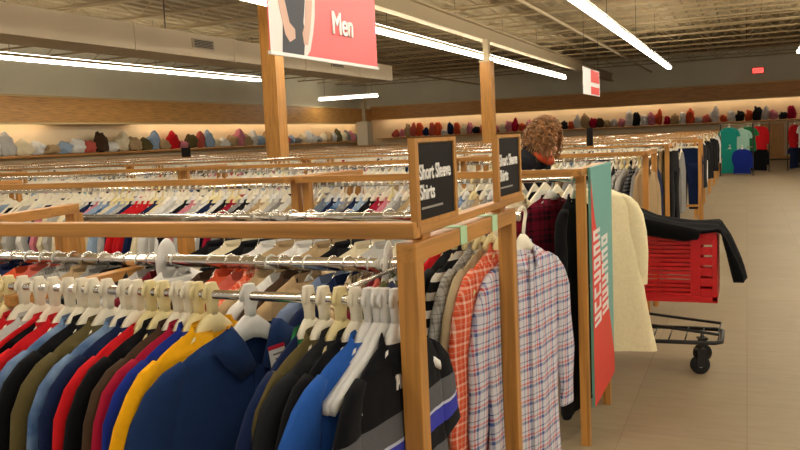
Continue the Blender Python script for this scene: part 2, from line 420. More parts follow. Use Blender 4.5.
C = dict(black=(19, 19, 22), charcoal=(36, 37, 40), navy=(24, 36, 70), royal=(28, 46, 130), blue=(44, 92, 172), denim=(80, 112, 152), paleblue=(150, 172, 196), red=(196, 28, 34), crimson=(160, 24, 52),
         maroon=(104, 28, 38), orange=(206, 86, 52), salmon=(190, 92, 78), yellow=(232, 168, 20), olive=(92, 82, 50), brown=(70, 52, 38), tan=(176, 150, 112), cream=(226, 212, 178), white=(226, 224, 218), grey=(140, 138, 134),
         lightgrey=(188, 186, 180), green=(40, 112, 66), pink=(206, 128, 140), mint=(150, 190, 172), teal=(30, 132, 118))
WORD = dict(paleblue='pale blue', lightgrey='light grey', royal='royal blue')
def cn(c): return WORD.get(c, c)
def F(c): return fab('cloth_' + c, C[c]) if c != 'denim' else fab('cloth_denim', (64, 92, 134), 'denim', (140, 164, 194))
PL_WHITE = fab('plaid_white', (214, 212, 218), 'plaid', (78, 98, 156), (210, 92, 84), .058)
PL_RED = fab('plaid_red', (120, 20, 44), 'plaid', (34, 18, 26), (54, 28, 40), .12)
PL_GREY = fab('plaid_grey', (182, 180, 174), 'plaid', (128, 124, 118), (150, 146, 140), .05)
ST_BW = fab('stripe_black_white', (26, 26, 30), 'stripe', (214, 208, 196), None, .05)
ST_BEIGE = fab('stripe_beige', (206, 190, 156), 'vstripe', (120, 96, 70), None, .022)
PR_FLORAL = fab('print_floral', (96, 96, 62), 'print', (206, 172, 66), (190, 190, 170))
PR_DARK = fab('print_dark', (40, 40, 44), 'print', (130, 128, 126), (80, 80, 84))
DOTS = fab('print_dots', (60, 66, 92), 'print', (224, 222, 214), (224, 222, 214))
BAND = fab('chest_band', (18, 18, 22), 'band')
KHAKI = fab('cloth_khaki', (184, 164, 130))
BRIGHT = fab('cloth_orange_check', (220, 96, 62), 'plaid', (236, 200, 180), (190, 60, 40), .04)

def chrome_rail(x0, x1, y, z, parent, r=.0155, ox=0, oy=0):
    m = MB(); m.tube([(x0 - ox, y - oy, z), (x1 - ox, y - oy, z)], r, 12); return m.build('rail', CHROME, parent, smooth=True)

# ---- nearest rack -----------------------------------------------------------------
EX, YA, YBt, YC, ZC = -.648, 1.62, 2.10, 2.46, 1.345
rk = thing('garment_rack', 'nearest oak rack, bearing the two black signs', 'garment rack', (EX, 1.57, 0))
def P(o): return o
def rbox(name, mat, x0, x1, y0, y1, z0, z1, parent=rk, bevel=.003):
    return bx(name, mat, x0 - EX, x1 - EX, y0 - 1.57, y1 - 1.57, z0, z1, parent, bevel)
w = .046
rbox('post', WOODZ, EX - w, EX, 1.57, 1.57 + w, 0, 1.34); rbox('post', WOODZ, EX - w, EX, 2.34, 2.34 + w, 0, 1.34)
rbox('end_bar', WOODY, EX - w, EX, 1.57, 2.386, 1.335, 1.378)
rbox('end_bar', WOODY, EX - w, EX, 1.57 + w, 2.34, .12, .17)
for yy in (1.64, 2.25): rbox('spacer', WOODY, EX - .04, EX - .01, yy, yy + .05, 1.378, 1.392)
rbox('top_bar', WOODX, -3.9, EX, 1.565, 1.605, 1.388, 1.424)
rbox('tray_bar', WOODY, EX - .03, EX, 1.605, 2.49, 1.392, 1.412)
for xx in (-1.87, -2.47): rbox('post', WOODZ, xx - w, xx, 2.36, 2.36 + w, 0, 1.285)
m = MB(); m.poly([(-2.11 - EX, .035), (-2.155 - EX, .035), (-2.315 - EX, .69), (-2.27 - EX, .69)], 2, 1.386, 1.42); m.build('divider_bar', WOODY, rk, bevel=.003)
rbox('post', WOODZ, -2.31, -2.265, 2.225, 2.27, 0, 1.386)
rbox('divider_bar', WOODY, -1.916, -1.87, 1.60, 2.36, 1.185, 1.217)
chrome_rail(-3.9, -.70, YA, 1.24, rk, r=.012, ox=EX, oy=1.57); chrome_rail(-3.9, -.90, YBt, 1.24, rk, r=.0205, ox=EX, oy=1.57); chrome_rail(-2.45, -.655, YC, ZC, rk, ox=EX, oy=1.57)
m = MB(); m.tube([(-.70 - EX, YA - 1.57, 1.24), (-.03, YA - 1.57, 1.24), (-.03, YA - 1.57, 1.337)], .008, 8); m.build('rail_arm', CHROME, rk, True)
m = MB(); m.tube([(-.91 - EX, YBt - 1.57, 1.24), (-.91 - EX, .05, 1.24)], .006, 8); m.build('rail_arm', CHROME, rk, True)
for xx in (-.662, -1.88, -2.44):
    m = MB(); m.box(xx - EX - .006, xx - EX + .006, .79, YC - 1.57, ZC - .008, ZC + .008); m.build('rail_arm', CHROME, rk)
# mint tape on the end bar
for yy in (1.86, 2.13):
    m = MB(); m.box(.0005, .002, yy - 1.57, yy - 1.52, 1.336, 1.378); m.box(-w, .002, yy - 1.57, yy - 1.52, 1.378, 1.3795); m.build('tape', MINT, rk)
# the two black category signs in oak holders
def catsign(y0, y1, label):
    t = thing('category_sign', label, 'sign', (EX - .006, y0, 1.412), 0, 'black category signs')
    L = y1 - y0; H = .19
    m = MB(); f_ = .016
    m.box(-.008, .008, 0, f_ + .004, 0, H); m.box(-.008, .008, L - f_, L, 0, H); m.box(-.008, .008, f_, L - f_, H - .009, H); m.box(-.008, .008, f_, L - f_, 0, .012)
    m.build('holder', WOODZ, t)
    m = MB(); m.box(-.004, .004, f_ + .006, L - f_, .012, H - .012); pn = m.build('panel', SIGNBLK, t)
    a = .005
    text('lettering', 'Short Sleeve', .046, PAPERW, pn, (a, f_ + .010, .100), sx=(L - 2 * f_ - .012) / .257, bold=.0010, ext=.0004)
    text('lettering', 'Shirts', .046, PAPERW, pn, (a, f_ + .010, .056), sx=(L - 2 * f_ - .012) / .257, bold=.0010, ext=.0004)
    m = MB(); m.box(.004, .0046, f_ + .02, L - f_ - .08, .034, .039); m.build('underline', plain('sign_grey', (150, 146, 140), .6), pn)
catsign(1.585, 1.85, 'black short sleeve shirts sign on the nearest corner of the oak rack')
catsign(2.20, 2.46, 'black short sleeve shirts sign on the far end of the oak rack, nearer the person')
def divider(x, y, z, label):
    m = MB(); n = 24; rs = []
    for (r_, h) in ((.018, -.004), (.070, -.004), (.074, 0), (.070, .004), (.018, .004)):
        rs.append([(h, r_ * cos(2 * PI * k / n), r_ * sin(2 * PI * k / n)) for k in range(n)])
    rs.append(rs[0]); m.rings(rs, False, False)
    o = m.build('size_divider', WHITEG, None, True, loc=(x, y, z)); o.rotation_euler = (0, .06, .25); tag(o, label, 'size divider', 'white size dividers')
divider(-.955, YBt, 1.24, 'round white size divider on the chrome rail end beside the nearest oak post')
divider(-1.755, YBt, 1.24, 'round white size divider on the chrome rail left of the polo shirts')

# front rail, listed from the left of the photograph: (x, cloth, kind, words, options)
A = [(-2.14, 'grey', 'shirt', 'grey shirt at the left end'), (-2.08, 'navy', 'shirt', 'navy shirt next to the left end'), (-2.02, 'white', 'shirt', 'white shirt before a red one'), (-1.965, 'red', 'shirt', 'bright red shirt beside the white one'),
     (-1.915, 'charcoal', 'sweater', 'charcoal sweater between two red garments'), (-1.86, 'red', 'polo_shirt', 'red polo left of the red trimmed jacket'), (-1.80, 'lightgrey', 'shirt', 'light grey shirt hiding behind black jacket'),
     (-1.745, 'black', 'jacket', 'black jacket with red piping', dict(trim='red', thick=1.3)), (-1.69, 'red', 'shirt', 'red shirt right of the red trimmed jacket'), (-1.645, 'denim', 'shirt', 'denim shirt before the black jacket'),
     (-1.605, 'black', 'jacket', 'plain black jacket before the olive one', dict(thick=1.3)), (-1.555, 'olive', 'jacket', 'brownish olive jacket', dict(thick=1.3)), (-1.495, 'denim', 'shirt', 'faded blue denim shirt'),
     (-1.455, 'navy', 'shirt', 'navy shirt tucked beside the faded denim'), (-1.412, 'red', 'sweater', 'bright red sweater between denim and brown', dict(crew=1)), (-1.37, 'black', 'shirt', 'black shirt behind the brown jacket'), (-1.325, 'brown', 'jacket', 'dark brown jacket', dict(thick=1.2)),
     (-1.29, 'crimson', 'shirt', 'crimson shirt beside the royal blue one'), (-1.262, 'royal', 'shirt', 'royal blue shirt left of the yellow one'), (-1.222, 'yellow', 'polo_shirt', 'golden yellow polo')]
A2 = [(-.905, 'olive', 'jacket', 'olive green jacket right of the navy polo'), (-.862, 'charcoal', 'jacket', 'charcoal jacket next to the olive green one'), (-.822, 'black', 'shirt', 'black shirt left of the bright blue one'),
      (-.788, 'blue', 'polo_shirt', 'bright blue polo')]
FR = 'on the front rail of the nearest rack'
GA = 'shirts and jackets on the front rail'
def front(x, c, kind, words, opt=None, yaw=None, mat=None, **kw):
    opt = opt or {}; opt_col = kw.pop('collar', None)
    yaw = R.uniform(9, 15) if yaw is None else yaw
    lab = words + ' ' + FR
    g = garment(kind, mat or F(c), lab, x, YA, 1.24, yaw, GA, long=kind != 'polo_shirt', thick=opt.get('thick', 1.0), trim=F(opt['trim']) if 'trim' in opt else None,
                collar=opt_col or ('crew' if opt.get('crew') else 'collar'), cat=kind.replace('_', ' '), **kw)
    hm = R.choice([WHITEP, WHITEP, WHITEG, CREAMP])
    hw = {WHITEP: 'white', WHITEG: 'white', CREAMP: 'cream'}[hm]
    h_ = hanger('%s plastic hanger of the %s' % (hw, words), x, YA, 1.24, yaw, 'hangers on the front rail', hm)
    return g
for it in A:
    g_ = front(*it)
    if len(it) > 4 and it[4].get('trim'):
        m = MB(); m.tube([(x_, .016, -.085 - d_) for x_, d_ in ((.062, -.018), (.09, -.004), (.125, .010), (.16, .027), (.188, .045), (.212, .07), (.238, .11), (.262, .17), (.278, .26))], .007, 8)
        m.build('piping', F('red'), g_, True)
polo = front(-1.11, 'navy', 'polo_shirt', 'navy polo with a price tag', None, 29, seed=1, mat=fab('cloth_polo', (32, 54, 96)), wide=1.05, vneck=.085, collar='none')
for sd in (1, -1):
    m = MB(); m.rings([[(sd * .055, .008, -.062), (sd * .07, .026, -.064), (sd * .118, .030, -.108), (sd * .105, .016, -.112)], [(sd * .030, .024, -.105), (sd * .036, .032, -.102), (sd * .092, .036, -.150), (sd * .085, .024, -.152)], [(sd * .004, .030, -.168), (sd * .008, .035, -.168), (sd * .050, .038, -.192), (sd * .046, .030, -.192)]]); m.build('collar', MATS['cloth_polo'], polo, True)
m = MB(); m.box(-.013, .013, .022, .032, -.30, -.165); m.build('button_placket', MATS['cloth_polo'], polo, bevel=.003)
m = MB(); m.box(-.022, .022, .0, .0015, -.042, .042, 0)
tg = m.build('price_tag', PAPERW, polo, loc=(-.045, .044, -.165)); tg.rotation_euler = (0, .12, 0)
for z0 in (-.0435, .035):
    m = MB(); m.box(-.0225, .0225, -.0004, .0022, z0, z0 + .009); m.build('red_band', plain('tag_red', (190, 20, 50), .5), tg)
m = MB()
for q in range(4): m.box(-.014, .012 - q * .004, .0015, .0019, .02 - q * .012, .024 - q * .012)
m.build('print_line', plain('tag_ink', (120, 116, 110), .6), tg)
front(-.945, 'navy', 'polo_shirt', 'navy polo with green collar lining', dict(trim='green'), 1)
for it in A2: front(*it)
for xx, w_ in ((-.765, 'left'), (-.748, 'right')): hanger('empty white hanger, the %s of two before the black striped polo' % w_, xx, YA, 1.24, 14, 'hangers on the front rail', WHITEG)
sp = front(-.722, 'black', 'polo_shirt', 'black polo with grey and blue stripes', None, 3, mat=BAND, seed=2)
m = MB(); m.poly([(-.012, -.02), (-.004, -.02), (-.002, -.008), (.006, -.008), (.008, -.018), (.014, -.018), (.012, .0), (.016, .012), (.008, .02), (.0, .012), (-.008, .014), (-.013, .004)], 1, 0, .0025)
m.build('emblem', PAPERW, sp, loc=(.045, .0215, -.165))

# second rail (short hooks: cloth starts right under the chrome)
BL = [(-2.95, 'white', 0), (-2.88, 'black', 0), (-2.81, 'red', 0), (-2.74, 'lightgrey', 0), (-2.67, 'charcoal', 0), (-2.6, 'salmon', 0), (-2.53, 'grey', 0), (-2.46, 'navy', 0), (-2.39, 'orange', 0), (-2.32, 'salmon', 0),
      (-2.26, 'grey', PL_GREY, 'grey checked'), (-2.19, 'lightgrey', PL_GREY, 'pale grey checked'), (-2.12, 'tan', 0), (-2.05, 'grey', 0), (-1.99, 'black', 0), (-1.94, 'charcoal', PR_DARK, 'dark patterned'), (-1.89, 'black', PR_DARK, 'black patterned'),
      (-1.845, 'lightgrey', 0), (-1.795, 'maroon', 0), (-1.745, 'white', 0), (-1.60, 'brown', 0), (-1.53, 'orange', 0), (-1.475, 'salmon', 0), (-1.425, 'orange', BRIGHT, 'orange checked'), (-1.38, 'tan', 0), (-1.335, 'white', 0), (-1.29, 'brown', 0), (-1.25, 'tan', 0),
      (-1.165, 'denim', fab('cloth_slate', (96, 112, 142), 'denim', (124, 140, 168)), 'slate blue'), (-1.115, 'navy', 0), (-1.075, 'cream', ST_BEIGE, 'beige striped'), (-1.04, 'tan', 0), (-1.005, 'maroon', 0), (-.985, 'salmon', 0), (-.965, 'green', PR_FLORAL, 'olive flowered'),
      (-.94, 'white', DOTS, 'white dotted')]
used = set()
def neigh(seq, i):
    f_ = lambda j: None if j < 0 or j >= len(seq) else seq[j]
    return f_(i - 1), f_(i + 1)
names = [(b[3] if len(b) > 3 else cn(b[1])) for b in BL]
for i, b in enumerate(BL):
    l, r_ = neigh(names, i)
    nb = 'between %s and %s' % (l, r_) if l and r_ else 'beside %s' % (l or r_)
    lab = '%s shirt %s, second chrome rail of the nearest rack' % (names[i], nb)
    yaw = R.uniform(8, 16) if b[0] < -1.1 else 1; kk = dict(seed=R.randrange(5))
    garment('shirt', b[2] if b[2] else F(b[1]), lab, b[0] + .03, YBt, 1.24, yaw, 'shirts on the second rail', drop=.04, long=R.random() < .6, collar=R.choice(['crew', 'crew', 'collar']), thick=1.15, **kk)
    hanger('slim hanger of the %s shirt %s, second rail' % (names[i], nb), b[0] + .03, YBt, 1.24, yaw, 'hangers on the second rail', R.choice([CLEARP, CHROME, CHROME]), False, .045)

# third rail
seqC = []
cx = -2.41
PC = ['white', 'lightgrey', 'grey', 'paleblue', 'tan', 'black', 'navy', 'cream', 'maroon', 'blue', 'charcoal', 'pink']
def seq_gen(n, pal, first=()):
    """colours in a row in which no run of three repeats, so that a garment can be told by its neighbours"""
    out = list(first); seen = set()
    while len(out) < n:
        for _ in range(200):
            c = R.choice(pal)
            if len(out) >= 1 and c == out[-1]: continue
            tri = tuple(out[-2:]) + (c,)
            if len(tri) == 3 and tri in seen: continue
            break
        seen.add(tuple(out[-2:]) + (c,)); out.append(c)
    return out
def row(xs, cols, y, z, where, group, lo=6, hi=15, drop=.085, big=True, words=None, mats=None, kinds=None, parts=True, length=.8, hang=True, yaws=None):
    for i, (x, c) in enumerate(zip(xs, cols)):
        ns = words or [cn(q) for q in cols]
        l, r_ = neigh(ns, i)
        nb = 'between %s and %s' % (l, r_) if l and r_ else ('leftmost beside %s' % r_ if r_ else 'rightmost beside %s' % l)
        kind = kinds[i] if kinds else 'shirt'
        yaw = yaws[i] if yaws and yaws[i] is not None else R.uniform(lo, hi)
        mt = mats[i] if mats and mats[i] else F(c)
        lab = '%s %s %s, %s' % (ns[i], kind.replace('_', ' '), nb, where)
        if parts:
            garment(kind, mt, lab, x, y, z, yaw, group, drop=drop, long=R.random() < .6, length=length)
        else:
            simple(kind, mt, lab, x, y, z, yaw, group)
        if hang:
            hm = R.choice([WHITEP, WHITEG, CREAMP, WHITEP]) if big else CHROME
            hanger('hanger of %s %s %s, %s' % (ns[i], kind.replace('_', ' '), nb, where), x, y, z, yaw, 'hangers, ' + where, hm, big, drop)
def simple_mb(seed):
    m = body_mesh(seed, .78, 1, 1, .10, 14)
    for sd in (1, -1):
        s2 = sleeve_mesh(seed, sd, seed % 2 == 0, 1, 1, .10, 8); m.add(s2.v, s2.f)
    c2 = collar_mesh(.10, 12); m.add(c2.v, c2.f); return m
def simple(kind, mt, lab, x, y, z, yaw, group):
    sd = R.randrange(5)
    o = put(kind, templ('simple_%d' % sd, lambda: simple_mb(sd)), mt, None)
    o.location = (x, y, z); o.rotation_euler = (0, 0, -math.radians(90 + yaw)); return tag(o, lab, kind.replace('_', ' '), group)
xsC = [-1.78 + .075 * i for i in range(11)]
colsC = seq_gen(11, ['cream', 'white', 'lightgrey', 'tan', 'grey', 'cream', 'black'])
row(xsC, colsC, YC, ZC, 'third rail of the nearest rack', 'shirts on the third rail', drop=.105, lo=28, hi=42, big=False)
endC = [(-.862, 'red', 'shirt', 'red shirt with dark denim collar', F('red'), dict(trim=F('navy'))), (-.828, 'black', 'jacket', 'black jacket right of the red shirt', F('charcoal'), {}), (-.793, 'white', 'shirt', 'black and white striped shirt', ST_BW, {}),
        (-.760, 'grey', 'shirt', 'pale grey checked shirt', PL_GREY, {}), (-.725, 'tan', 'jacket', 'khaki shirt jacket', KHAKI, dict(length=.70)), (-.690, 'orange', 'shirt', 'orange checked shirt', BRIGHT, {}), ]
GE = 'shirts at the end of the third rail'
for x, c, kind, words, mt, kw in endC:
    yw = R.uniform(12, 14)
    garment(kind, mt, words + ' seen through the nearest oak end frame', x - .02, YC - .02, ZC, yw, GE, drop=.10, seed=3, **kw)
    hanger('cream hanger of the %s in the oak end frame' % words, x - .02, YC - .02, ZC, yw, 'hangers at the third rail end', CREAMP, True, .10)
plaid = garment('shirt', PL_WHITE, 'red, white and blue plaid shirt hanging outermost by the oak end frame', -.664, YC + .06, ZC, 14, GE, drop=.11, length=.88, wide=1.08, seed=3)
m = MB(); m.box(-.012, .012, .024, .030, -.88, -.13); m.build('button_placket', PL_WHITE, plaid)
hanger('white plastic hanger of the red, white and blue plaid shirt', -.664, YC + .06, ZC, 14, 'hangers at the third rail end', WHITEP, True, .11)

# ---- rows of racks -----------------------------------------------------------------
def rack(x0, x1, y, label, group, zr=1.355, bt=.035):
    """y is the front top bar; rails behind it"""
    t = thing('garment_rack', label, 'garment rack', (x1, y, 0), 0, group)
    L = x1 - x0
    key = 'rk%.2f_%.3f' % (L, zr)
    def cp(nm, mk, mt):
        o = put(nm, templ(key + nm + str(len([k for k in TEMPL if False])) + mk[0], mk[1]), mt, t); return o
    def box(a): 
        def f():
            m = MB(); m.box(*a); return m
        return f
    for i, xx in enumerate((-.045, -L)):
        for j, yy in enumerate((.07, .74)):
            o = put('post', templ('%spost%d%d' % (key, i, j), box((xx, xx + .045, yy, yy + .045, 0, 1.385)), False), WOODZ, t)
        o = put('end_bar', templ('%send%d' % (key, i), box((xx, xx + .045, .0, .785, 1.385, 1.42)), False), WOODY, t)
    put('top_bar', templ(key + 'top', box((-L + .045, -.045, 0, .04, 1.42 - bt, 1.42)), False), WOODX, t)
    for j, yy in enumerate((.30, .92)):
        def f(yy=yy):
            m = MB(); m.tube([(-L, yy, zr), (-.005, yy, zr)], .0155 if bt > .03 else .02, 10); return m
        put('rail', templ('%srail%d' % (key, j), f), CHROME, t)
    def arm():
        m = MB()
        for xx in (-.02,): m.box(xx - .008, xx + .008, .785, .92, zr - .007, zr + .007); m.box(xx - .008, xx + .008, .296, .304, zr, 1.386)
        return m
    put('rail_arm', templ(key + 'arm', arm, False), STEEL, t)
    return t
ZR = lambda k: 1.355 if k < 2 else 1.40
ROWS = [3.93, 6.72, 9.40, 12.10, 14.8, 17.2, 20.2, 22.9, 25.6, 28.3, 31.0, 33.7, 36.2]
ORD = ['second', 'third', 'fourth', 'fifth', 'sixth', 'seventh', 'eighth', 'ninth', 'tenth', 'eleventh', 'twelfth', 'thirteenth', 'fourteenth']
for k, y in enumerate(ROWS):
    end = -.735 if k < 2 else -.80
    if k == 3: end = -1.08
    left = max(-16.5, -(y * .0 + 4.0 + y * 1.02))
    x1 = end; j = 0
    pos = ['at the aisle', 'second from the aisle', 'third from the aisle', 'fourth from the aisle', 'fifth from the aisle', 'sixth from the aisle']
    while x1 > left and j < 6:
        x0 = x1 - (1.6 if j == 0 and k < 3 else 3.0)
        rack(x0, x1, y, 'oak garment rack %s in the %s row back' % (pos[j], ORD[k]), 'oak racks in the rows behind', ZR(k), .035 if k < 2 else .02)
        x1 = x0 - .03; j += 1

# second row: individual shirts along the front rail
y2 = ROWS[0] + .30
PR2 = ['white', 'lightgrey', 'paleblue', 'cream', 'grey', 'white', 'navy', 'pink', 'black', 'crimson', 'denim', 'lightgrey', 'tan']
n2 = 62
xs2 = [-4.18 + .05 * i + R.uniform(-.006, .006) for i in range(n2)]
cols2 = seq_gen(n2, PR2)
for i, x in enumerate(xs2):     # the crimson pair that shows above and below the top bar
    if abs(x + 3.63) < .075: cols2[i] = 'red'
row(xs2, cols2, y2, 1.355, 'second row front rail', 'shirts on the second row', parts=False, drop=.10)
garment('shirt', PL_RED, 'dark red plaid flannel shirt on the second row behind the teal sign post', -.955, y2, 1.355, 34, 'shirts at the aisle end of the second row', drop=.10, seed=4, length=.85)
hanger('pale hanger of the dark red plaid flannel shirt', -.955, y2, 1.355, 34, 'hangers at the second row end', CLEARP, True, .10)
garment('coat', F('black'), 'long black coat right of the dark red plaid flannel shirt', -.835, y2, 1.355, 6, 'shirts at the aisle end of the second row', drop=.10, length=1.12, thick=1.5, seed=0, cat='coat')
hanger('white hanger of the long black coat', -.835, y2, 1.355, 6, 'hangers at the second row end', WHITEP, True, .10)
coat = garment('coat', fab('cloth_ecru', (250, 238, 196)), 'long cream coat hanging beside the teal and red sign', -.86, ROWS[0] + 1.02, 1.355, 72, 'coats at the aisle', drop=.10, length=1.0, wide=1.02, thick=2.0, seed=2, cat='coat', flare=4.6)
m = MB(); m.tube([(.0, .05, -.16), (.0, .055, -.5), (.0, .058, -1.06)], .006, 6); m.build('front_seam', MATS['cloth_ecru'], coat)
hanger('white hanger of the long cream coat', -.86, ROWS[0] + 1.02, 1.355, 72, 'hangers at the second row end', WHITEG, True, .10)

# third row: individuals along the front rail, and the aisle ends of the further rows
y3 = ROWS[1] + .30
xs3e = [-1.02 + .048 * i for i in range(6)]
row([-6.4 + .095 * i for i in range(56)], seq_gen(56, PR2), y3, 1.355, 'third row front rail', 'shirts on the third row', parts=False, hang=True, drop=.10)
row(xs3e, ['black', 'grey', 'lightgrey', 'charcoal', 'grey', 'tan'], y3, 1.355, 'aisle end of the third row', 'shirts at the aisle end of the third row', mats=[None, PL_GREY, ST_BEIGE if False else None, fab('stripe_dark_grey', (44, 46, 50), 'stripe', (112, 112, 112), None, .03), None, None], length=.9)
y4 = ROWS[2] + .30
def trousers_mb(seed, L=1.02, w_=.20):
    r = random.Random(seed); m = MB(); n = 14
    m.rings([se(w_ * a, .05 * b, n, -z) for z, a, b in ((.07, .88, .8), (.12, .9, .9), (.2, 1.0, 1.1), (.3, 1.04, 1.2))], False, False)
    for sd in (1, -1):
        rs = []
        for i in range(7):
            u = i / 6; z = .27 + (L - .27) * u; hw = w_ * (.52 - .12 * u)
            rg = se(hw, .055 - .012 * u, n, -z)
            for p in rg: p[0] += sd * w_ * (.5 + .02 * u); p[1] += .008 * sin(9 * z + seed + sd)
            rs.append(rg)
        m.rings(rs, True, True)
    return m
def waistband_mb(w_=.20):
    m = MB(); n = 18
    a = se(w_ * .9, .05, n, -.065); b = se(w_ * .92, .056, n, -.105); m.rings([a, b], False, False); return m
def cliphanger_mb():
    m = MB(); pts = [(.0225 * cos(math.radians(-25 + 23.5 * i)), 0, .0225 * sin(math.radians(-25 + 23.5 * i))) for i in range(11)] + [(-.01, 0, -.03), (0, 0, -.05)]
    m.tube(pts, .0042, 6); m.box(-.17, .17, -.006, .006, -.06, -.04)
    for s_ in (-.13, .13): m.box(s_ - .02, s_ + .02, -.014, .014, -.095, -.045)
    return m
def trousers(mt, label, x, y, z, yaw, group, hl, L=1.02):
    t = thing('trousers', label, 'trousers', (x, y, z), -math.radians(90 + yaw), group); sd = R.randrange(3)
    put('legs', templ('trousers%d_%s' % (sd, L), lambda: trousers_mb(sd, L)), mt, t); put('waistband', templ('waistband', waistband_mb), mt, t)
    o = put('clothes_hanger', templ('cliphanger', cliphanger_mb), WHITEP, None); o.location = (x, y, z); o.rotation_euler = (0, 0, -math.radians(90 + yaw)); tag(o, hl, 'clothes hanger', 'clip hangers')
tw = ['brown', 'grey', 'tan', 'olive', 'black']
for i, c in enumerate(tw):
    nb = 'beside %s' % tw[i - 1] if i else 'furthest from the aisle'
    trousers(F(c), '%s trousers %s at the aisle end of the fourth row' % (c, nb), -.98 + .052 * i, y4, 1.40, R.uniform(4, 12), 'trousers at the aisle', 'white clip hanger of the %s trousers on the fourth row' % c, .95)
# jeans rack standing in the aisle end of the fifth row, facing the viewer
jr = thing('jeans_rack', 'narrow oak end rack holding dark jeans above white shoes', 'garment rack', (-.78, 11.95, 0))
for sx in (-.20, .155):
    for yy in (0, .42): bx('post', WOODZ, sx, sx + .045, yy, yy + .045, 0, 1.42, jr)
for yy in (0, .42): bx('top_bar', WOODX, -.155, .155, yy, yy + .045, 1.375, 1.42, jr)
bx('cross_bar', WOODX, -.155, .155, .0, .03, .48, .51, jr); bx('shelf', WOODX, -.155, .155, .045, .42, .12, .15, jr)
chrome = MB(); chrome.tube([(0, .02, 1.36), (0, .44, 1.36)], .0155, 10); chrome.build('rail', CHROME, jr, True)
jw = ['foremost', 'second', 'third']
for i, c in enumerate(['navy', 'black', 'denim']):
    trousers(F('navy') if i != 1 else F('black'), '%s dark jeans on the narrow oak end rack' % jw[i], -.78, 12.07 + .11 * i, 1.36, 84, 'jeans on the end rack', 'white clip hanger of the %s jeans on the end rack' % jw[i], .92)
def shoe_mb():
    m = MB(); n = 12; rs = []
    for u, w_, h0, h1 in ((-.135, .022, .01, .06), (-.12, .034, .002, .085), (-.06, .036, .0, .10), (0, .038, .0, .085), (.06, .046, .0, .055), (.11, .044, .002, .042), (.138, .022, .01, .03)):
        rs.append([(u, w_ * cos(2 * PI * k / n), (h0 + h1) / 2 + (h1 - h0) / 2 * sin(2 * PI * k / n)) for k in range(n)])
    m.rings(rs); return m
def sole_mb():
    m = MB(); n = 20
    o = [(.14 * cos(2 * PI * k / n), (.044 - .008 * (cos(2 * PI * k / n) < 0)) * sin(2 * PI * k / n)) for k in range(n)]
    m.poly(o, 2, -.004, .014); return m
for i, dx in enumerate((-.085, .06)):
    t = thing('shoe', ('white shoe on the jeans rack shelf, away from the aisle', 'white shoe on the jeans rack shelf, next to the aisle')[i], 'shoe', (-.78 + dx, 12.12, .155), -PI / 2 + .25 * (i * 2 - 1), 'white shoes')
    put('upper', templ('shoe', shoe_mb), PAPERW, t); put('sole', templ('sole', sole_mb, False), WHITEG, t)

# aisle ends of the rows further back
far_end = [(4, ['tan', 'black', 'charcoal']), (5, ['cream', 'white', 'charcoal', 'black']), (6, ['grey', 'brown', 'black'])]
for k, cs in far_end:
    row([-.73 - .07 * (len(cs) - 1 - i) for i in range(len(cs))], cs, ROWS[k] + .30, 1.40, 'aisle end of the %s row' % ORD[k], 'shirts at the aisle end of the %s row' % ORD[k], lo=20, hi=35, parts=False, drop=.10)

